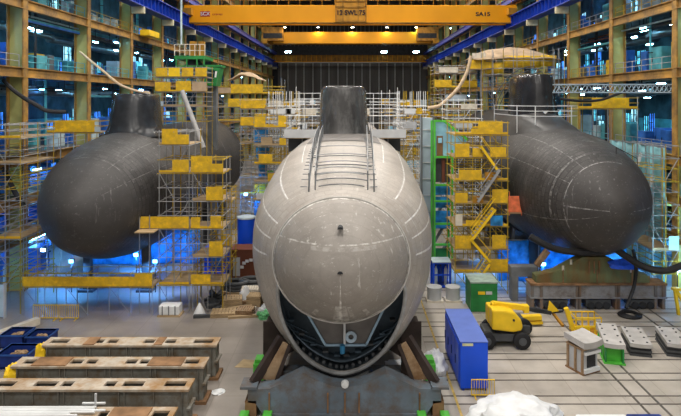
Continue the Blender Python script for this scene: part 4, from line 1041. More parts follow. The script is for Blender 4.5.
for s,Y,l in ((-1,33.1,'bright green jacking block beside the centre cradle, left side'),(1,33.1,'bright green jacking block beside the centre cradle, right side'),
              (-1,29.6,'bright green block under the left end of the front cradle'),(1,29.6,'bright green block under the right end of the front cradle')):
    x=wx(344.5+s*(85 if Y>31 else 89),Y); t=thing('jacking_block',l,'jack',(x,Y,0))
    h=1.6 if Y>31 else .42; w=.3 if Y>31 else .75
    if Y>31: MB().box(x-w,x+w,Y-.5,Y+.5,0,h).build('block',GREENB,t,smooth=False,bevel=.04); MB().box(x-w*.7,x+w*.7,Y-.35,Y+.35,h,h+.2).build('cap',GREENB,t,smooth=False)
    else:
        MB().box(x-w-.1,x-.38,Y-.35,Y+.35,0,h).build('block',GREENB,t,smooth=False,bevel=.04); MB().box(x+.38,x+w+.1,Y-.35,Y+.35,0,h).build('block',GREENB,t,smooth=False,bevel=.04)
        MB().box(x-.5,x+.5,Y-.3,Y-.2,.05,.15).build('tie',GREENB,t,smooth=False)
# right cradle
t=thing('hull_cradle','olive rusty cradle with tapered top under the right submarine bow','cradle',(20,46,0))
Yc=45.6
q=lambda px,py:(wx(px,Yc),wz(py,Yc))
MB().prism([q(536,283),q(536,276),q(555,272),(wx(583,Yc),wz(257,Yc)),(wx(607,Yc),wz(257,Yc)),q(636,272),q(650,276),q(650,283)],Yc,Yc+1.0).build('saddle_beam',OLIVE,t,smooth=False)
for px in (563,597,632):
    x=wx(px,Yc); MB().box(x-.04,x+.04,Yc-.06,Yc,2.1,3.2).build('stiffener',RUST,t,smooth=False)
for px,py in ((563,268),(571,262),(631,270),(622,263)):
    p=P(px,py,Yc); MB().box(p.x-.09,p.x+.09,Yc-.03,Yc,p.z-.2,p.z+.2).build('white_tag',PLK,t,smooth=False)
MB().box(*[wx(530,Yc),wx(666,Yc)],Yc-.2,Yc+1.2,1.95,2.12).build('top_flange',RUST,t,smooth=False)
MB().box(wx(530,Yc),wx(666,Yc),Yc-.05,Yc+1.05,1.0,1.95).build('bogie_beam',BEAMG,t,smooth=False)
MB().box(wx(530,Yc),wx(666,Yc),Yc-.2,Yc+1.2,.88,1.0).build('lower_flange',BEAMG,t,smooth=False)
for px in (532,541,577,579,616,618,655,663):
    x=wx(px,Yc); MB().box(x-.12,x+.12,Yc-.15,Yc+1.1,0,2.0).build('post',mat('post_grey',(.17,.17,.17),.6,dirt=(.2,.12,.07)),t,smooth=False)
for px in (555,598,642):  # middle bogie added and all widened to darken the gap under the beam
    x=wx(px,Yc); o=MB().box(x-1.0,x+1.0,Yc-.1,Yc+1.0,.2,.75).build('bogie',CHARC,t,smooth=False)
    for dx in (-.62,0,.62): MB().lathe([(.1,Yc-.22),(.3,Yc-.2),(.3,Yc+1.05),(.1,Yc+1.1)],(x+dx,0,.32),14,'Y').build('wheel',DARK,o)
for dx in (-.5,0,.5): 
    p=P(594+dx*10,265,Yc); MB().box(p.x-.05,p.x+.05,Yc-.08,Yc,2.9,3.9).build('bolt_strip',RUST,t,smooth=False)
t=thing('hull_cradle','grey side beam of the cradle left of the olive cradle under the right hull','cradle',(15,48,0))
MB().box(wx(510,47.6),wx(536,47.6),47.2,48.2,2.1,2.9).build('cross_beam',MIDG,t,smooth=False)
MB().box(wx(511,47.6),wx(517,47.6),47.2,48.2,0,2.1).build('post',MIDG,t,smooth=False)
MB().bar((wx(537,47.6),47.7,2.9),(wx(548,47.6),47.7,4.2),.5,.4).build('inclined_strut',CRADT,t,smooth=False)
MB().box(wx(530,47.6),wx(536,47.6),47.2,48.2,0,2.1).build('post',MIDG,t,smooth=False)
for (Xc,zk,side) in ((20,8.8,'right'),(-20.8,8.6,'left')):
    for Y in ((54,64,74) if Xc>0 else (60,67,74)):
        t=thing('hull_cradle','dark saddle cradle under the %s hull, %s from its bow'%(side,{54:'nearest',60:'nearest',64:'middle',67:'middle',74:'farthest'}[Y]),'cradle',(Xc,Y,0))
        b=zk-5.6
        MB().prism([(Xc-4.6,.0),(Xc+4.6,.0),(Xc+4.2,b+1.4),(Xc+2.8,b+.75),(Xc,b-.06),(Xc-2.8,b+.75),(Xc-4.2,b+1.4)],Y-.5,Y+.5).build('saddle',CHARC,t,smooth=False)
for x,c in ((-23.4,'left'),(-18.2,'right')):
    t=thing('keel_support','slim dark steel support under the left bow behind the yellow platform, %s one'%c,'support',(x,50,0))
    MB().box(x-.3,x+.3,49.7,50.3,0,4.2 if x<-20 else 4.2).build('post',CHARC,t,smooth=False); MB().box(x-.7,x+.7,49.4,50.6,0,.2).build('foot_plate',CHARC,t,smooth=False)
t=thing('paint_cover','blue plastic cover bunched on the right end of the olive cradle','cover',(22,45,3.5))
mb=MB(); vs=[]; n=14; m2=8
def lump(c,sx,sy,sz,seed,n=18,m2=9,amp=.22,flat=True):
    vs=[];fs=[]
    for j in range(m2+1):
        ph=math.pi/2*j/m2 if flat else math.pi*j/m2-math.pi/2
        if flat: ph=math.pi/2-ph; ph=math.pi/2*j/m2
        for k in range(n):
            a=2*math.pi*k/n
            d=Vector((math.cos(a)*math.cos(ph),math.sin(a)*math.cos(ph),math.sin(ph)))
            f=1+amp*noise.noise(d*1.7+Vector((seed,seed*1.3,0)))+amp*.6*noise.noise(d*4+Vector((seed,0,seed)))
            vs.append((c[0]+d.x*sx*f,c[1]+d.y*sy*f,c[2]+d.z*sz*f))
    for j in range(m2):
        for k in range(n):
            k2=(k+1)%n; fs.append((j*n+k,j*n+k2,(j+1)*n+k2,(j+1)*n+k))
    fs.append(tuple(range(n-1,-1,-1)))
    mb=MB(); mb.add(vs,fs); return mb
lump((22.1,45.0,3.5),1.3,.4,.75,3,amp=.4).build('cover',mat('cover_blue',(.02,.10,.75),.35,var=.3,scale=3,bump=.5),t)

# ------------------------------------------------------------------ foreground steel girders
def girder(label,Yf,Yb,xl,xr,holes,patches,yellow):
    t=thing('steel_girder',label,'girder',((xl+xr)/2,Yf,0)); H=2.1; tp=.12
    D=Yb-Yf; ya,yb=Yf+D*.30,Yf+D*.72
    xs=[xl]; segs=[]; c=xl
    for a,b in holes: segs.append((c,a)); c=b
    segs.append((c,xr))
    mb=MB().box(xl,xr,Yf,ya,H-tp,H).box(xl,xr,yb,Yb,H-tp,H)
    for a,b in segs: mb.box(a,b,ya,yb,H-tp,H)
    mb.build('top_plate',GIRT,t,smooth=False)
    MB().box(xl+.1,xr-.1,Yf+.14,Yf+.2,.12,H-tp).build('web',GIRW,t,smooth=False)
    MB().box(xl+.1,xr-.1,Yb-.2,Yb-.14,.12,H-tp).build('web',GIRW,t,smooth=False)
    MB().box(xl,xr,Yf,Yb,0,.12).build('bottom_flange',GIRW,t,smooth=False)
    n=4
    for i in range(n+1):
        x=xl+.35+(xr-xl-.7)*i/n
        for dx in ((-.14,.14) if 0<i<n else (0,)): MB().box(x+dx-.03,x+dx+.03,Yf+.02,Yf+.14,.12,H-tp).build('stiffener',GIRW,t,smooth=False)
        if i<n:
            x2=x+(xr-xl)/n*.5; MB().box(x2-.03,x2+.03,Yf+.04,Yf+.14,H*.62,H-tp).build('short_stiffener',GIRW,t,smooth=False)
    for x in (xl+.12,xr-.14): MB().box(x-.03,x+.03,Yf+.2,Yb-.2,.12,H-tp).build('diaphragm',GIRW,t,smooth=False)
    MB().box(xr-.35,xr-.3,Yf+.02,Yf+.14,.12,H-tp).build('stiffener',GIRW,t,smooth=False)
    MB().box(xr-.5,xr+.12,Yf-.08,Yb+.05,.0,.16).build('base_plate',RUST,t,smooth=False)
    MB().box(xr-.16,xr+.06,Yf+.05,Yb-.05,1.0,1.1).build('end_rib',GIRW,t,smooth=False)
    for a,b,z in patches: MB().box(a,b,Yf+.06,Yb-.1,H,H+.05).build('rusty_plate',RUST if z else CRADT,t,smooth=False)
    if yellow: lump((xl-.05,Yf+.25,1.2),.42,.5,.9,int(Yf),amp=.3).build('yellow_wrapping',YELP,t)
    return t
h=lambda px,Y:wx(px,Y)
def hl(lst,Y): return [(wx(a,Y),wx(b,Y)) for a,b in lst]
girder('rust topped steel girder farthest from the camera in the left foreground row',34,35.2,-18.8,-8.1,hl([(51,69),(96,104),(108,118),(144,155),(165.5,176),(194,213)],34.6),[(wx(86,34.5),wx(97,34.5),1),(wx(156,34.5),wx(164,34.5),1)],True)
girder('rust topped steel girder second from the back in the left foreground row',31.3,32.5,-19.0,-8.15,hl([(24,35.5),(71,83),(87,97),(126,137),(140,149),(185,199)],31.9),[(wx(36,31.9),wx(70,31.9),1),(wx(150,31.9),wx(184,31.9),1)],True)
girder('rust topped steel girder third from the back in the left foreground row',28.8,30,-21.5,-8.3,hl([(-10,15),(35,57),(62,73),(105,116),(123,144),(165,186)],29.4),[],False)
girder('rust topped steel girder nearest the camera at the bottom left edge',26.0,27.2,-21.5,-8.35,hl([(101,110),(154,170)],26.8),[(wx(111,26.7),wx(150,26.7),1)],False)
for i in range(6):
    y=26.2+i*.14; xo=R.uniform(-.4,.6)
    o=MB().tube([(-20,y,2.2+.02*(i%2)),(-11.9+xo-(1.0 if i<2 else 0),y+.02,2.24)],.055,8).build('scaffold_tube',WHITEP)
    tag(o,'%s of six pale tubes laid on the nearest girder, counted from the front'%ORD[i],'tube','pale tubes on the nearest girder')
t=thing('steel_bracket','small upright pale bracket among the tubes on the nearest girder','bracket',(-12.3,26.9,2.1))
MB().box(-12.3,-12.22,26.95,27.05,2.1,2.85).build('upright',LGREY,t,smooth=False); MB().box(-12.9,-11.8,26.96,27.04,2.35,2.42).build('arm',WHITEP,t,smooth=False)

# ------------------------------------------------------------------ bins and barriers on the left
def bin_(label,x0,x1,y0,y1,h):
    t=thing('steel_skip',label,'skip',((x0+x1)/2,(y0+y1)/2,0))
    mb=MB(); w=.06
    mb.box(x0,x1,y0,y0+w,.1,h).box(x0,x1,y1-w,y1,.1,h).box(x0,x0+w,y0,y1,.1,h).box(x1-w,x1,y0,y1,.1,h).box(x0,x1,y0,y1,.08,.14)
    mb.build('shell',NAVY,t,smooth=False)
    mb=MB(); e=.05; mb.box(x0-e,x1+e,y0-e,y0+w,h-.1,h).box(x0-e,x1+e,y1-w,y1+e,h-.1,h).box(x0-e,x0+w,y0,y1,h-.1,h).box(x1-w,x1+e,y0,y1,h-.1,h)
    mb.build('rim',mat('rim_blue',(.03,.10,.38),.5),t,smooth=False)
    for x in (x0+.2,x1-.35): MB().box(x,x+.15,y0,y1,0,.1).build('skid',NAVY,t,smooth=False)
    return t
def scrap(label,x,y,z,sx,sy,seed):
    o=lump((x,y,z),sx,sy,.28,seed,amp=.5).build('metal_scrap',mat('scrap',(.33,.22,.13),.8,var=.6,scale=5,bump=.6)); tag(o,label,'scrap')
for (a,b,c,dd,n) in ((-22.3,-20.4,35.3,36.9,'nearest the camera'),(-22.0,-20.5,38.0,39.3,'beside the farthest girder'),(-23.9,-22.3,38.2,39.6,'at the left edge')):
    bin_('navy blue open steel skip %s'%n,a,b,c,dd,.95); scrap('rusty scrap heaped in the blue skip %s'%n,(a+b)/2,(c+dd)/2,.55,.55,.45,a)
def barrier(label,x0,x1,y,h,m,nb):
    t=thing('pedestrian_barrier',label,'barrier',((x0+x1)/2,y,0))
    MB().tube([(x0,y,.15),(x0,y,h),(x1,y,h),(x1,y,.15),(x0,y,.15)],.035,6).build('frame',m,t)
    for i in range(1,nb): x=x0+(x1-x0)*i/nb; MB().tube([(x,y,.15),(x,y,h)],.018,5).build('bar',m,t)
    for x in (x0+.2,x1-.2): MB().box(x-.03,x+.03,y-.3,y+.3,0,.05).build('foot',m,t,smooth=False); MB().box(x-.03,x+.03,y-.03,y+.03,0,.18).build('foot',m,t,smooth=False)
barrier('yellow pedestrian barrier in front of the left yellow platform, left one',-24.5,-22.6,43.3,1.15,YELP,12)
barrier('yellow pedestrian barrier in front of the left yellow platform, right one',-22.5,-21.0,43.3,1.15,YELP,10)
barrier('small yellow mesh barrier leaning at the end of the blue container',6.95,8.25,32.0,1.02,YELP,9)
t=thing('site_fence','pale grey site fence panel standing at the far left edge','panel',(-27.3,43.5,0))
MB().box(-27.9,-26.9,43.6,43.7,.1,2.6).build('panel',PALEC,t,smooth=False); 
for x in (-27.9,-26.9): MB().box(x-.04,x+.04,43.5,43.8,0,2.7).build('post',LGREY,t,smooth=False)
o=MB().bar((-25.6,38.8,.25),(-23.6,42.4,.3),.5,.5); o=o.build('timber_beam',PLK); o.location.z=0; tag(o,'pale beam lying on the floor at the left edge','beam')
t=thing('pallet_load','white wrapped pallet load with dark straps near the left scaffold','pallet',(-14.2,44,0))
MB().box(-15.1,-13.3,43.8,44.9,0,.14).build('pallet',WOOD,t,smooth=False); MB().box(-15.0,-13.4,43.85,44.85,.14,.85).build('load',PLASTIC,t,smooth=False,bevel=.06)
for x in (-14.7,-14.2,-13.7): MB().box(x-.04,x+.04,43.82,43.85,.14,.86).build('strap',MIDG,t,smooth=False)
o=MB().lathe([(.5,0),(.42,.25),(.22,.65),(.06,.95)],(-11.9,44.3,0),9).build('sack',PLASTIC); tag(o,'small white pointed sack on the floor below the yellow scaffold','sack')
o=lump((-8.1,31.0,0),.42,.35,.12,9,amp=.5).build('plastic_rag',PLASTIC); bpy.data.objects.remove(o)
o=lump((wx(214,32.2)+.15,32.6,0),.42,.32,.10,9,amp=.5).build('plastic_rag',PLASTIC); tag(o,'crumpled white rag on the floor right of the girders','rag')
# brown shed, tanks, debris
t=thing('site_cabin','brown steel shed with white notice between left scaffolds and centre hull','shed',(-9.8,53.5,0))
x0,x1=wx(230.5,53),wx(262,53)
MB().box(x0,x1,53,55,0,2.75).build('wall',RUSTC,t,smooth=False); MB().box(x0-.05,x1+.05,52.95,55.05,2.75,2.85).build('roof',RUSTC,t,smooth=False)
MB().box(wx(233,53),wx(240,53),52.95,53,.35,2.1).build('white_panel',LGREY,t,smooth=False)
for px,py in ((244,263),(247,261),(251,260),(242,267)): p=P(px,py,53); MB().box(p.x-.16,p.x+.16,52.95,53,p.z-.13,p.z+.13).build('notice',PLASTIC,t,smooth=False)
t=thing('storage_tank','tall blue cylindrical tank with pale lid behind the brown shed','tank',(wx(245.5,56.5),57,0))
MB().lathe([(.9,0),(.9,5.0)],(wx(245.5,56.5),57,0),20).build('shell',BLUEC,t); MB().lathe([(.95,5.0),(.93,5.15),(.3,5.3)],(wx(245.5,56.5),57,0),20).build('lid',GREYSH,t)
t=thing('storage_box','blue steel storage box beside the slim yellow scaffold','box',(-12.8,55,0))
MB().box(-14.2,-12.0,54.5,56.5,0,2.6).build('body',BLUEC,t,smooth=False,bevel=.05); MB().box(-13.2,-13.1,54.45,54.5,.2,2.4).build('door_edge',NAVY,t,smooth=False)
def pallet(label,x,y,rot,h=1,sx=1.2,sy=1.0,m=WOOD):
    t=thing('timber_pallet',label,'pallet',(x,y,0)); org=(x,y,0)
    for zz in range(h):
        z=zz*.17
        for i in range(7): MB(rot,org).box(-sx/2+i*sx/7+.02,-sx/2+(i+1)*sx/7-.02,-sy/2,sy/2,z+.12,z+.15).build('board',m,t,smooth=False)
        for j in (-1,0,1): MB(rot,org).box(-sx/2,sx/2,j*(sy/2-.06)-.05,j*(sy/2-.06)+.05,z,z+.12).build('runner',m,t,smooth=False)
    return t
pallet('timber stack at the front left of the debris area beside the centre bow',-10.0,44.3,.1,2,1.9,1.3)
pallet('timber stack at the front middle of the debris area',-8.3,44.4,-.06,3,1.3,1.2,CRADT)
pallet('timber stack in the second row of the debris area',-9.7,46.4,.2,4,1.5,1.2)
pallet('timber stack behind, closest to the centre hull',-7.9,46.6,-.1,5,1.2,1.1)
pallet('pale timber crate stack under the black coils',-8.6,48.3,.05,5,1.5,1.1,PLK)
for i,(x,y,l) in enumerate(((-8.6,50.2,'large coil of thick black hose in front of the brown shed'),(-9.9,49.6,'second black hose coil left of the large coil'))):
    o=MB().tube([Vector((x+(1.25-.25*i)*math.cos(a),y+.9*math.sin(a),.18+.045*a)) for a in [j*.35 for j in range(54)]],.17,8).build('hose_coil',CHARC); tag(o,l,'hose')
for x,y,s,l in ((-8.9,47.4,.45,'white plastic bag on the timber near the black coils'),(-6.9,44.6,.4,'white sack leaning at the debris heap beside the hull')):
    o=lump((x,y,0 if y<46 else 0.0),s,s*.8,.7 if y<46 else 1.3,x,amp=.35).build('plastic_bag',PLASTIC); tag(o,l,'bag')
o=lump((-6.6,43.8,0),.75,.5,.45,5,amp=.5).build('green_net',mat('green_net',(.15,.50,.20),.6,var=.5,scale=5,bump=.6)); tag(o,'crumpled bright green net on the floor beside the centre bow','net')
for i,(x,y) in enumerate(((-11.2,46.0),(-11.5,48.0),(-10.9,50.4))):
    o=lump((x,y,0),.7,.6,.6,i+20,amp=.6).build('dark_bag',CHARC); tag(o,'dark bag on the floor behind the yellow scaffold legs, %s one'%('front','middle','rear')[i],'bag')

for i in range(16):
    x=R.uniform(-11.6,-6.4); y=R.uniform(43.6,50); L=R.uniform(.5,1.3); a=R.uniform(-.5,.5)
    o=MB(a,(x,y,0)).box(-L,L,-.14,.14,0,R.uniform(.12,.3)).build('timber_plank',[WOOD,PLK,CRADT,CHARC][i%4],smooth=False)
    tag(o,'loose timber plank scattered over the debris area left of the centre bow','plank','loose planks in the debris area')
# ------------------------------------------------------------------ right floor
t=thing('steel_container','long bright blue steel container on the floor right of the centre bow','container',(7.3,35,0))
x0,x1,y0,y1,hh=6.45,8.07,32.75,37.9,2.87
MB().box(x0,x1,y0,y1,.12,hh-.06).build('body',BLUEC,t,smooth=False,bevel=.03)
MB().box(x0-.02,x1+.02,y0-.02,y1+.02,hh-.06,hh).build('roof',BLUET,t,smooth=False,bevel=.02)
for a,b in ((33.0,34.1),(34.2,35.4),(35.5,36.6),(36.7,37.7)):
    o=MB().box(x0-.05,x0,a,b,.3,hh-.25).build('door',BLUEC,t,smooth=False); MB().box(x0-.1,x0-.05,b-.2,b-.12,1.1,1.6).build('handle',NAVY,o,smooth=False)
MB().box(x0+.12,x0+.75,y0-.03,y0,hh-.25,hh-.1).build('label_plate',mat('label_cream',(.62,.62,.35),.5),t,smooth=False)
for x in (x0+.1,x1-.25): MB().box(x,x+.15,y0,y1,0,.12).build('skid',NAVY,t,smooth=False)
t=thing('site_cabin','green steel box cabin with a yellow and white notice','box',(10.5,46,0))
x0,x1=wx(471,44.9),wx(497.5,44.9)
MB().box(x0,x1,44.9,47.1,0,2.3).build('body',GREEN,t,smooth=False,bevel=.04); MB().box(x0-.05,x1+.05,44.85,47.15,2.3,2.42).build('roof',mat('roof_pale_green',(.33,.42,.36),.6,var=.3,scale=2),t,smooth=False)
MB().box(wx(478,44.9),wx(485,44.9),44.86,44.9,wz(294.5,44.9),wz(291.5,44.9)).build('yellow_notice',YELP,t,smooth=False); MB().box(wx(486,44.9),wx(492,44.9),44.86,44.9,wz(294.5,44.9),wz(291.5,44.9)).build('white_notice',LGREY,t,smooth=False)
for px,l in ((434.5,'pale grey drum on a board beside the centre hull, left of two'),(453,'pale grey drum on a board, right of two, beside the green cabin')):
    x=wx(px,47.4); t=thing('storage_drum',l,'drum',(x,47.5,0))
    MB().lathe([(.60,.16),(.60,1.1),(.64,1.12),(.64,1.2),(.55,1.22)],(x,47.5,0),24).build('body',DRUM,t)
    MB().box(x-.7,x+.7,46.9,48.1,0,.16).build('board',PLK,t,smooth=False)
t=thing('gas_bottle_cage','blue framed gas bottle cage between centre hull and yellow tower','cage',(8.3,51,0))
x0,x1=wx(433.5,50.6),wx(450,50.6)
for x in (x0,x1):
    for y in (50.6,52): MB().box(x-.08,x+.08,y-.08,y+.08,0,2.3).build('post',BLUEC,t,smooth=False)
for z in (.15,1.2,2.25): MB().box(x0,x1,50.55,50.65,z-.06,z+.06).build('rail',BLUEC,t,smooth=False)
MB().box(x0-.1,x1+.1,50.5,52.1,2.3,2.4).build('roof',PALEC,t,smooth=False); MB().box(x0,x1,52,52.1,0,2.3).build('back',BLUEC,t,smooth=False); MB().box(x0,x1,50.6,52,0,.12).build('base',NAVY,t,smooth=False)
for i in range(3):
    x=x0+.3+i*.45; t2=thing('gas_bottle','%s of three bottles in the blue cage, counted from the left'%ORD[i],'bottle',(x,51.2,.12),'bottles in the blue cage')
    MB().lathe([(.16,.12),(.16,1.5),(.06,1.75),(.05,1.85)],(x,51.2,0),12).build('cylinder',[PALEC,NAVY,LGREY][i],t2); MB().lathe([(.07,1.85),(.07,1.95)],(x,51.2,0),8).build('valve',DARK,t2)

# boom lift
Yl=38.7
t=thing('boom_lift','yellow wheeled boom lift parked behind the blue container','boom lift',(10.6,39.4,0))
wxs=[(wx(486.5,38.3),38.0),(wx(521.5,38.3),38.0),(wx(491,40),40.3),(wx(526,40),40.3)]
for i,(x,y) in enumerate(wxs):
    o=MB().lathe([(.2,y-.0),(.50,y),(.58,y+.06),(.58,y+.34),(.50,y+.40),(.2,y+.40)],(x,0,.58),24,'Y').build('wheel',RUBBER,t)
    MB().lathe([(.05,y-.05),(.26,y-.04),(.28,y+.04)],(x,0,.58),16,'Y').build('hub',CHARC,o)
MB().box(wx(486.5,38.3),wx(521.5,38.3),38.4,40.3,.42,.95).build('chassis',CHARC,t,smooth=False,bevel=.05)
q=lambda px,py:(wx(px,38.4),wz(py,38.4))
MB().prism([q(491.5,329),q(491.5,309),q(504,309.5),q(514,312),q(520.5,319),q(522.5,326),q(521,330),q(513,331.5)],38.2,39.2).build('engine_hood',YELP,t,smooth=False,bevel=.12)
MB().prism([q(491.5,329),q(491.5,311),q(503,311),q(514,316),q(520,324),q(520,331)],39.3,40.2).build('counterweight',YELP,t,smooth=False,bevel=.1)
p=P(514,320.5,38.15); MB().lathe([(.07,38.12),(.08,38.2)],(p.x,0,p.z),10,'Y').build('lock',DARK,t)
MB().box(wx(496,38.4),wx(518,38.4),38.7,39.9,.9,1.3).build('turntable',DARK,t,smooth=False)
MB().bar((wx(493,39.2),39.25,wz(304,39.2)),(wx(527,39.2),39.4,wz(308.8,39.2)),.35,.34).build('boom_section',YELP,t,smooth=False)
MB().box(wx(491.5,39.2),wx(496,39.2),39.0,39.5,1.4,wz(302.5,39.2)).build('boom_riser',YELP,t,smooth=False)
MB().bar((wx(527,39.2),39.4,wz(309.6,39.2)),(wx(551,39.6),39.7,wz(313,39.6)),.26,.26).build('inner_boom',DARK,t,smooth=False)
MB().box(wx(524,39.2),wx(529,39.2),39.15,39.65,wz(313,39.2),wz(306,39.2)).build('boom_head',YELP,t,smooth=False)
MB().bar((wx(551,39.6),39.7,wz(313,39.6)),(wx(563,39.8),39.8,wz(311,39.8)),.12,.12).build('jib_link',DARK,t,smooth=False)
MB().prism([(wx(547,39.8),wz(312,39.8)),(wx(549,39.8),wz(300,39.8)),(wx(558,39.8),wz(310,39.8))],39.6,39.75).build('jib_plate',YELP,t,smooth=False)
MB().bar((wx(552,40),39.9,wz(312,40)),(wx(563,38.6),38.6,wz(326,38.6)),.16,.16).build('jib_arm',CRANED,t,smooth=False)
MB().bar((wx(519,42.5),42.3,.55),(wx(540,42.5),42.3,.62),.5,.3).build('lower_arm',YELP,t,smooth=False); MB().bar((wx(519,42.5),42.3,.2),(wx(541,42.5),42.3,.25),.5,.2).build('lower_arm',YELP,t,smooth=False)
MB().box(wx(516,42),wx(522,42),40.1,42.5,.25,.8).build('arm_pivot',CHARC,t,smooth=False)
t=thing('lifting_attachment','yellow steel work basket frame with upright arm behind the grey keel block','basket',(16.5,40.5,0))
MB().bar((wx(566,40.3),40.3,wz(308,40.3)),(wx(573,40.3),40.3,wz(329,40.3)),.3,.3).build('upright_arm',YELP,t,smooth=False)
x0,x1=wx(574,40.6),wx(599,40.6)
for z in (.15,.75,1.35): MB().tube([(x0,40.2,z),(x1,40.2,z),(x1,41.4,z),(x0,41.4,z),(x0,40.2,z)],.05).build('rail',YELP,t)
for i in range(5):
    x=x0+(x1-x0)*i/4
    for y in (40.2,41.4): MB().tube([(x,y,.05),(x,y,1.35)],.045).build('post',YELP,t)
MB().box(x0,x1,40.2,41.4,.02,.1).build('floor_plate',CRANED,t,smooth=False)
MB().box(x0-.2,x0+.9,40.0,40.25,.1,.8).build('control_box',YELP,t,smooth=False)

# keel blocks
def slab(mb_rot,org,w,l,z0,tilt,th,sag=.05):
    mb=MB(mb_rot,org); n=6; vs=[]
    for i in range(n+1):
        u=-1+2*i/n; x=u*w/2; dz=sag*u*u
        for y,zz in ((-l/2,z0),(l/2,z0+tilt)):
            vs+= [(x,y,zz+dz),(x,y,zz+dz-th)]
    fs=[]
    for i in range(n):
        a=4*i; b=4*(i+1)
        fs+= [(a,b,b+2,a+2),(a+1,a+3,b+3,b+1),(a,a+1,b+1,b),(a+2,b+2,b+3,a+3)]
    fs+=[(0,2,3,1),(4*n,4*n+1,4*n+3,4*n+2)]
    return mb.add(vs,fs)
ang=math.radians(25); o3=(14.72,35.35,0)
t=thing('keel_block','tall pale grey keel block with a dark round opening and rough grey cap','keel block',o3)
M_=lambda: MB(ang,o3)
M_().box(-.62,.62,-.55,-.47,.1,1.5).build('front_plate',LGREY,t,smooth=False); M_().box(-.62,.62,.6,.68,.1,1.5).build('back_plate',LGREY,t,smooth=False)
M_().box(-.62,-.54,-.47,.6,.1,1.5).build('side_plate',LGREY,t,smooth=False); M_().box(.54,.62,-.47,.6,.1,1.5).build('side_plate',LGREY,t,smooth=False)
M_().box(-.72,.72,-.65,.78,0,.1).build('base_plate',RUST,t,smooth=False); M_().box(-.7,.7,-.62,.74,1.5,1.62).build('top_plate',CRADT,t,smooth=False)
for y in (-.55,0,.6): M_().box(-.74,-.62,y-.06,y+.06,.1,1.5).build('stiffener',CRADT,t,smooth=False)
M_().box(-.3,.4,-.6,-.55,.4,1.18).build('opening',DARK,t,smooth=False); M_().box(-.62,.7,-.75,-.55,1.25,1.42).build('ledge',WHITEP,t,smooth=False); M_().box(-.62,.66,-.72,-.55,.12,.35).build('ledge',WHITEP,t,smooth=False)
slab(ang,o3,1.6,1.6,2.0,.12,.38,.10).build('cap_block',CONC,t,smooth=False)
def lowblock(name,label,org,rot,w,l,z,tilt,th,under,green=False):
    t=thing(name,label,'keel block',org)
    s=slab(rot,org,w,l,z,tilt,th).build('cap_slab',CONC,t,smooth=False)
    mb=MB(rot,org)
    for i in (-.32,.32):
        for j in (-.38,-.1,.2,.4): mb.lathe([(.07,z+.5*tilt+tilt*j+.03),(.07,z+.5*tilt+tilt*j+.06)],(i*w,j*l,0),8)
    mb.build('bolt_holes',DARK,s)
    zb=z-th
    if green:
        for x in (-.42,.42): MB(rot,org).box(x*w-.05,x*w+.05,-l/2+.1,l/2-.3,.1,zb+.02).build('side_plate',GREEN,t,smooth=False)
        MB(rot,org).box(-.48*w,.48*w,-l/2+.45,-l/2+.52,.1,zb).build('end_plate',GREENB,t,smooth=False)
        for y in (-.3,0,.25): MB(rot,org).box(-.5*w,-.42*w,y*l-.05,y*l+.05,.1,zb).build('stiffener',GREENB,t,smooth=False)
        MB(rot,org).box(-.52*w,.52*w,-l/2+.05,l/2-.3,0,.1).build('base_plate',GREENB,t,smooth=False)
    else:
        k=0; zz=0
        while zz<zb-.02:
            hgt=min(.14,zb-zz); d=.04*(k%2)
            MB(rot,org).box(-w/2+d,w/2-d,-l/2+.1+d,l/2-.1-d,zz,zz+hgt-.015).build('packing_layer',under if k%2==0 else DARK,t,smooth=False); zz+=hgt; k+=1
    return t
rr=math.radians(-14)
lowblock('keel_block','green framed keel block with a long sloping pale slab on top',(17.35,37.35,0),rr,1.25,3.0,1.32,.2,.28,GREEN,True)
lowblock('keel_block','pale slab on dark packing just right of the green keel block',(19.6,38.4,0),rr,1.35,2.9,.85,.0,.25,CHARC)
lowblock('keel_block','pale slab on dark packing at the right edge of the floor',(22.0,38.3,0),rr,1.35,2.9,.9,.0,.25,CHARC)
# covered heaps
def heap(label,name,c,sx,sy,sz,seed,m,cat,amp=.3):
    o=lump(c,sx,sy,sz,seed,n=40,m2=16,amp=amp).build(name,m); tag(o,label,cat); return o
heap('large heap wrapped in white sheeting at the bottom right edge','covered_heap',(8.9,29.6,0),2.5,1.6,1.15,4,PLASTIC,'heap',.28)
heap('white plastic bag heap between the centre cradle and blue container','plastic_heap',(5.35,35.2,0),.75,1.0,1.25,12,PLASTIC,'bag',.35)
heap('torn white sheet lying on the floor behind the right cradle strut','plastic_sheet',(2.9,35.9,0),.6,.8,.14,8,PLASTIC,'sheet',.5)
heap('white paint bags beside the floor rails behind the blue container','plastic_heap',(4.6,41.5,0),.5,1.6,.25,15,PLASTIC,'bag',.5)
t=thing('wrapped_bundle','white and navy wrapped bundle at the bottom edge on the right','bundle',(13.7,28.4,0))
MB().box(11.6,14.2,28.0,28.9,0,.82).build('white_wrap',PLASTIC,t,smooth=False,bevel=.1); MB().box(14.2,16.0,28.0,28.9,0,.84).build('navy_wrap',NAVY,t,smooth=False,bevel=.1)
t=thing('yellow_post','yellow lifting stand beside the right end of the olive cradle','stand',(26.3,44.3,0))
MB().bar((26.0,44.3,0),(25.7,44.3,2.0),.2,.2).build('leg',YELP,t,smooth=False); MB().bar((26.9,44.3,0),(25.8,44.3,2.0),.2,.2).build('leg',YELP,t,smooth=False); MB().box(25.5,26.1,44.1,44.5,1.95,2.15).build('head',YELP,t,smooth=False)

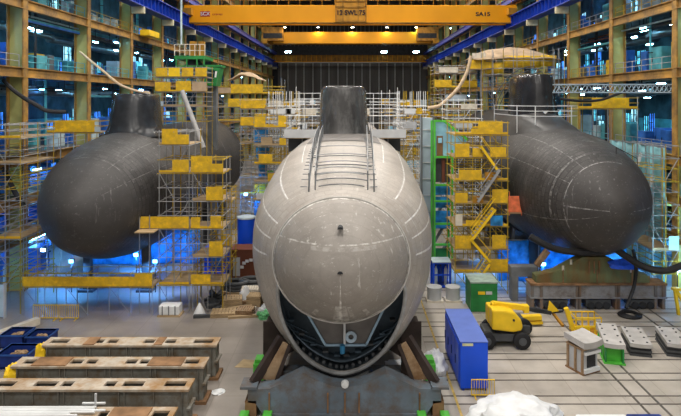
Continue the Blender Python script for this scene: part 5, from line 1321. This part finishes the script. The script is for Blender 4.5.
# ------------------------------------------------------------------ blue sheets added under the side hulls as blue-lit background
def screen(label,x0,x1,y,h,seed):
    t=thing('blue_lit_sheet',label,'screen',((x0+x1)/2,y,0)); nx,ny=16,5; vs=[]
    for j in range(ny+1):
        for i in range(nx+1):
            x=x0+(x1-x0)*i/nx; z=.05+(h-.05)*j/ny; vs.append((x,y+.35*noise.noise((x*.7+seed,z*.25,seed)),z))
    mb=MB(); mb.add(vs,[(j*(nx+1)+i,j*(nx+1)+i+1,(j+1)*(nx+1)+i+1,(j+1)*(nx+1)+i) for j in range(ny) for i in range(nx)])
    o=mb.build('sheet',BTARP,t); so=o.modifiers.new('th','SOLIDIFY'); so.thickness=.03
    MB().tube([(x0,y+.3,h),(x1,y+.3,h)],.05).build('top_tube',GALV,t)
    for x in (x0,x1): MB().tube([(x,y+.3,0),(x,y+.3,h)],.05).build('post',GALV,t)
screen('added blue sheet for the blue-lit space under the left hull behind the yellow platform',-27.2,-21.5,57.8,4.3,1)
screen('second added blue sheet for the blue-lit space under the left hull, nearer the aisle',-20.6,-15.4,58.2,3.6,5)
screen('added blue sheet for the blue-lit patches under the right hull behind the olive cradle',17.5,25.5,51.6,3.6,9)
screen('added blue sheet for blue-lit patches in the right aisle by the yellow tower',13.9,16.8,52.5,3.8,13)
# ------------------------------------------------------------------ small clutter near the far aisle
for i,(px,py,Y,m,c) in enumerate(((417,101,88,NAVY,'navy'),(447,111,86,RED,'red'),(429,117,64,YEL,'yellow'),(455,112,64,BLUECAB,'blue'),(472,108,66,YEL,'yellow'))):
    pass

# ------------------------------------------------------------------ lamps, fill light and camera
def worklight(label,x,y,z,col,power,aim=(0,0,1)):
    t=thing('work_light',label,'light',(x,y,z))
    MB().box(x-.22,x+.22,y-.1,y+.1,z,z+.35).build('housing',DARK,t,smooth=False)
    d=-1
    MB().box(x-.18,x+.18,y-.12,y-.1,z+.05,z+.3).build('lens',emit('lens_%g_%g'%(col[0],col[2]),col,25),t,smooth=False)
    if z<3: MB().tube([(x,y,0),(x,y,z)],.04).build('stand',DARK,t)
    l=bpy.data.lights.new('work_light_lamp','SPOT'); l.energy=power; l.color=col; l.shadow_soft_size=.25; l.spot_size=math.radians(140); l.spot_blend=.6
    o=bpy.data.objects.new('lamp',l); C.objects.link(o); o.parent=t; o.location=(0,-.3,.1)
    o.rotation_euler=Vector(aim).to_track_quat('-Z','Y').to_euler()
BL=(.08,.36,1.0); CY=(.35,.75,1.0)
worklight('blue work lamp on a stand under the left bow, left one',-24.6,49.5,2.6,BL,1500,(.1,.35,-1))
worklight('blue work lamp on a stand under the left bow, right one',-17.2,49.5,2.6,BL,1500,(-.1,.35,-1))
worklight('blue work lamp on a stand farther under the left hull',-20.8,54.5,1.8,BL,3500,(0,1,-.15))
worklight('pale blue work lamp by the lower left wall',-27.9,51,3.2,CY,900,(-.3,.6,-.4))
worklight('blue work lamp under the right hull behind the olive cradle, left one',17.0,49.3,2.4,BL,1300,(0,1,-.5))
worklight('blue work lamp under the right hull behind the olive cradle, right one',23.5,49.0,2.4,BL,1500,(0,1,-.5))
worklight('added pale blue lamp aimed at the cyan curtain by the right wall',27.2,46.5,2.8,CY,3200,(.12,1,.3))  # lamp added to brighten the cyan curtain from the front
worklight('blue work lamp in the right aisle behind the stair tower',12.6,56,2.4,BL,1500,(0,-.5,-1))
worklight('blue work lamp in the left aisle behind the blue tarpaulins',-12,64.5,6,BL,1200,(0,1,-.2))
def baylamp(x,y,power,n):
    t=thing('high_bay_lamp','large white high bay lamp under the roof, %s'%n,'lamp',(x,y,47))
    MB().lathe([(.2,47.9),(.9,47.6),(1.3,47.1)],(x,y,0),16).build('shade',LGREY,t)
    MB().tube([(x,y,47.9),(x,y,51.995)],.06).build('rod',DARK,t)
    MB().lathe([(1.2,47.12),(1.2,47.05)],(x,y,0),16).build('lens',LAMPH,t)
    l=bpy.data.lights.new('high_bay','AREA'); l.shape='DISK'; l.size=2.4; l.energy=power; l.color=(1,.95,.88)
    o=bpy.data.objects.new('high_bay_light',l); C.objects.link(o); o.parent=t; o.location=(0,0,-.02)
rows=('first','second','third','fourth','fifth','sixth','seventh')
for i,y in enumerate((4,24,46,70,96,128,165)):
    for x,nm in ((-17,'left'),(0,'middle'),(17,'right')):
        baylamp(x,y,3700,'%s row from the camera, %s one'%(rows[i],nm))
w=bpy.data.worlds.new('front_fill'); scene.world=w; w.use_nodes=True
w.node_tree.nodes['Background'].inputs[0].default_value=(1.0,.96,.91,1); w.node_tree.nodes['Background'].inputs[1].default_value=.62  # even warm fill, added to enter by the end left open behind the camera
cam=bpy.data.cameras.new('camera'); co=bpy.data.objects.new('camera',cam); C.objects.link(co)
co.location=(0,0,CAMZ); co.rotation_euler=(math.pi/2,0,0)
cam.sensor_width=36; cam.sensor_fit='HORIZONTAL'; cam.lens=36*F/681.
cam.shift_x=-(VX-340.5)/681.; cam.shift_y=-(208-VY)/681.
cam.clip_end=600
scene.camera=co
vs_=scene.view_settings; vs_.view_transform='Standard'; vs_.look='None'; vs_.gamma=1; vs_.use_curve_mapping=False; vs_.exposure=0.12
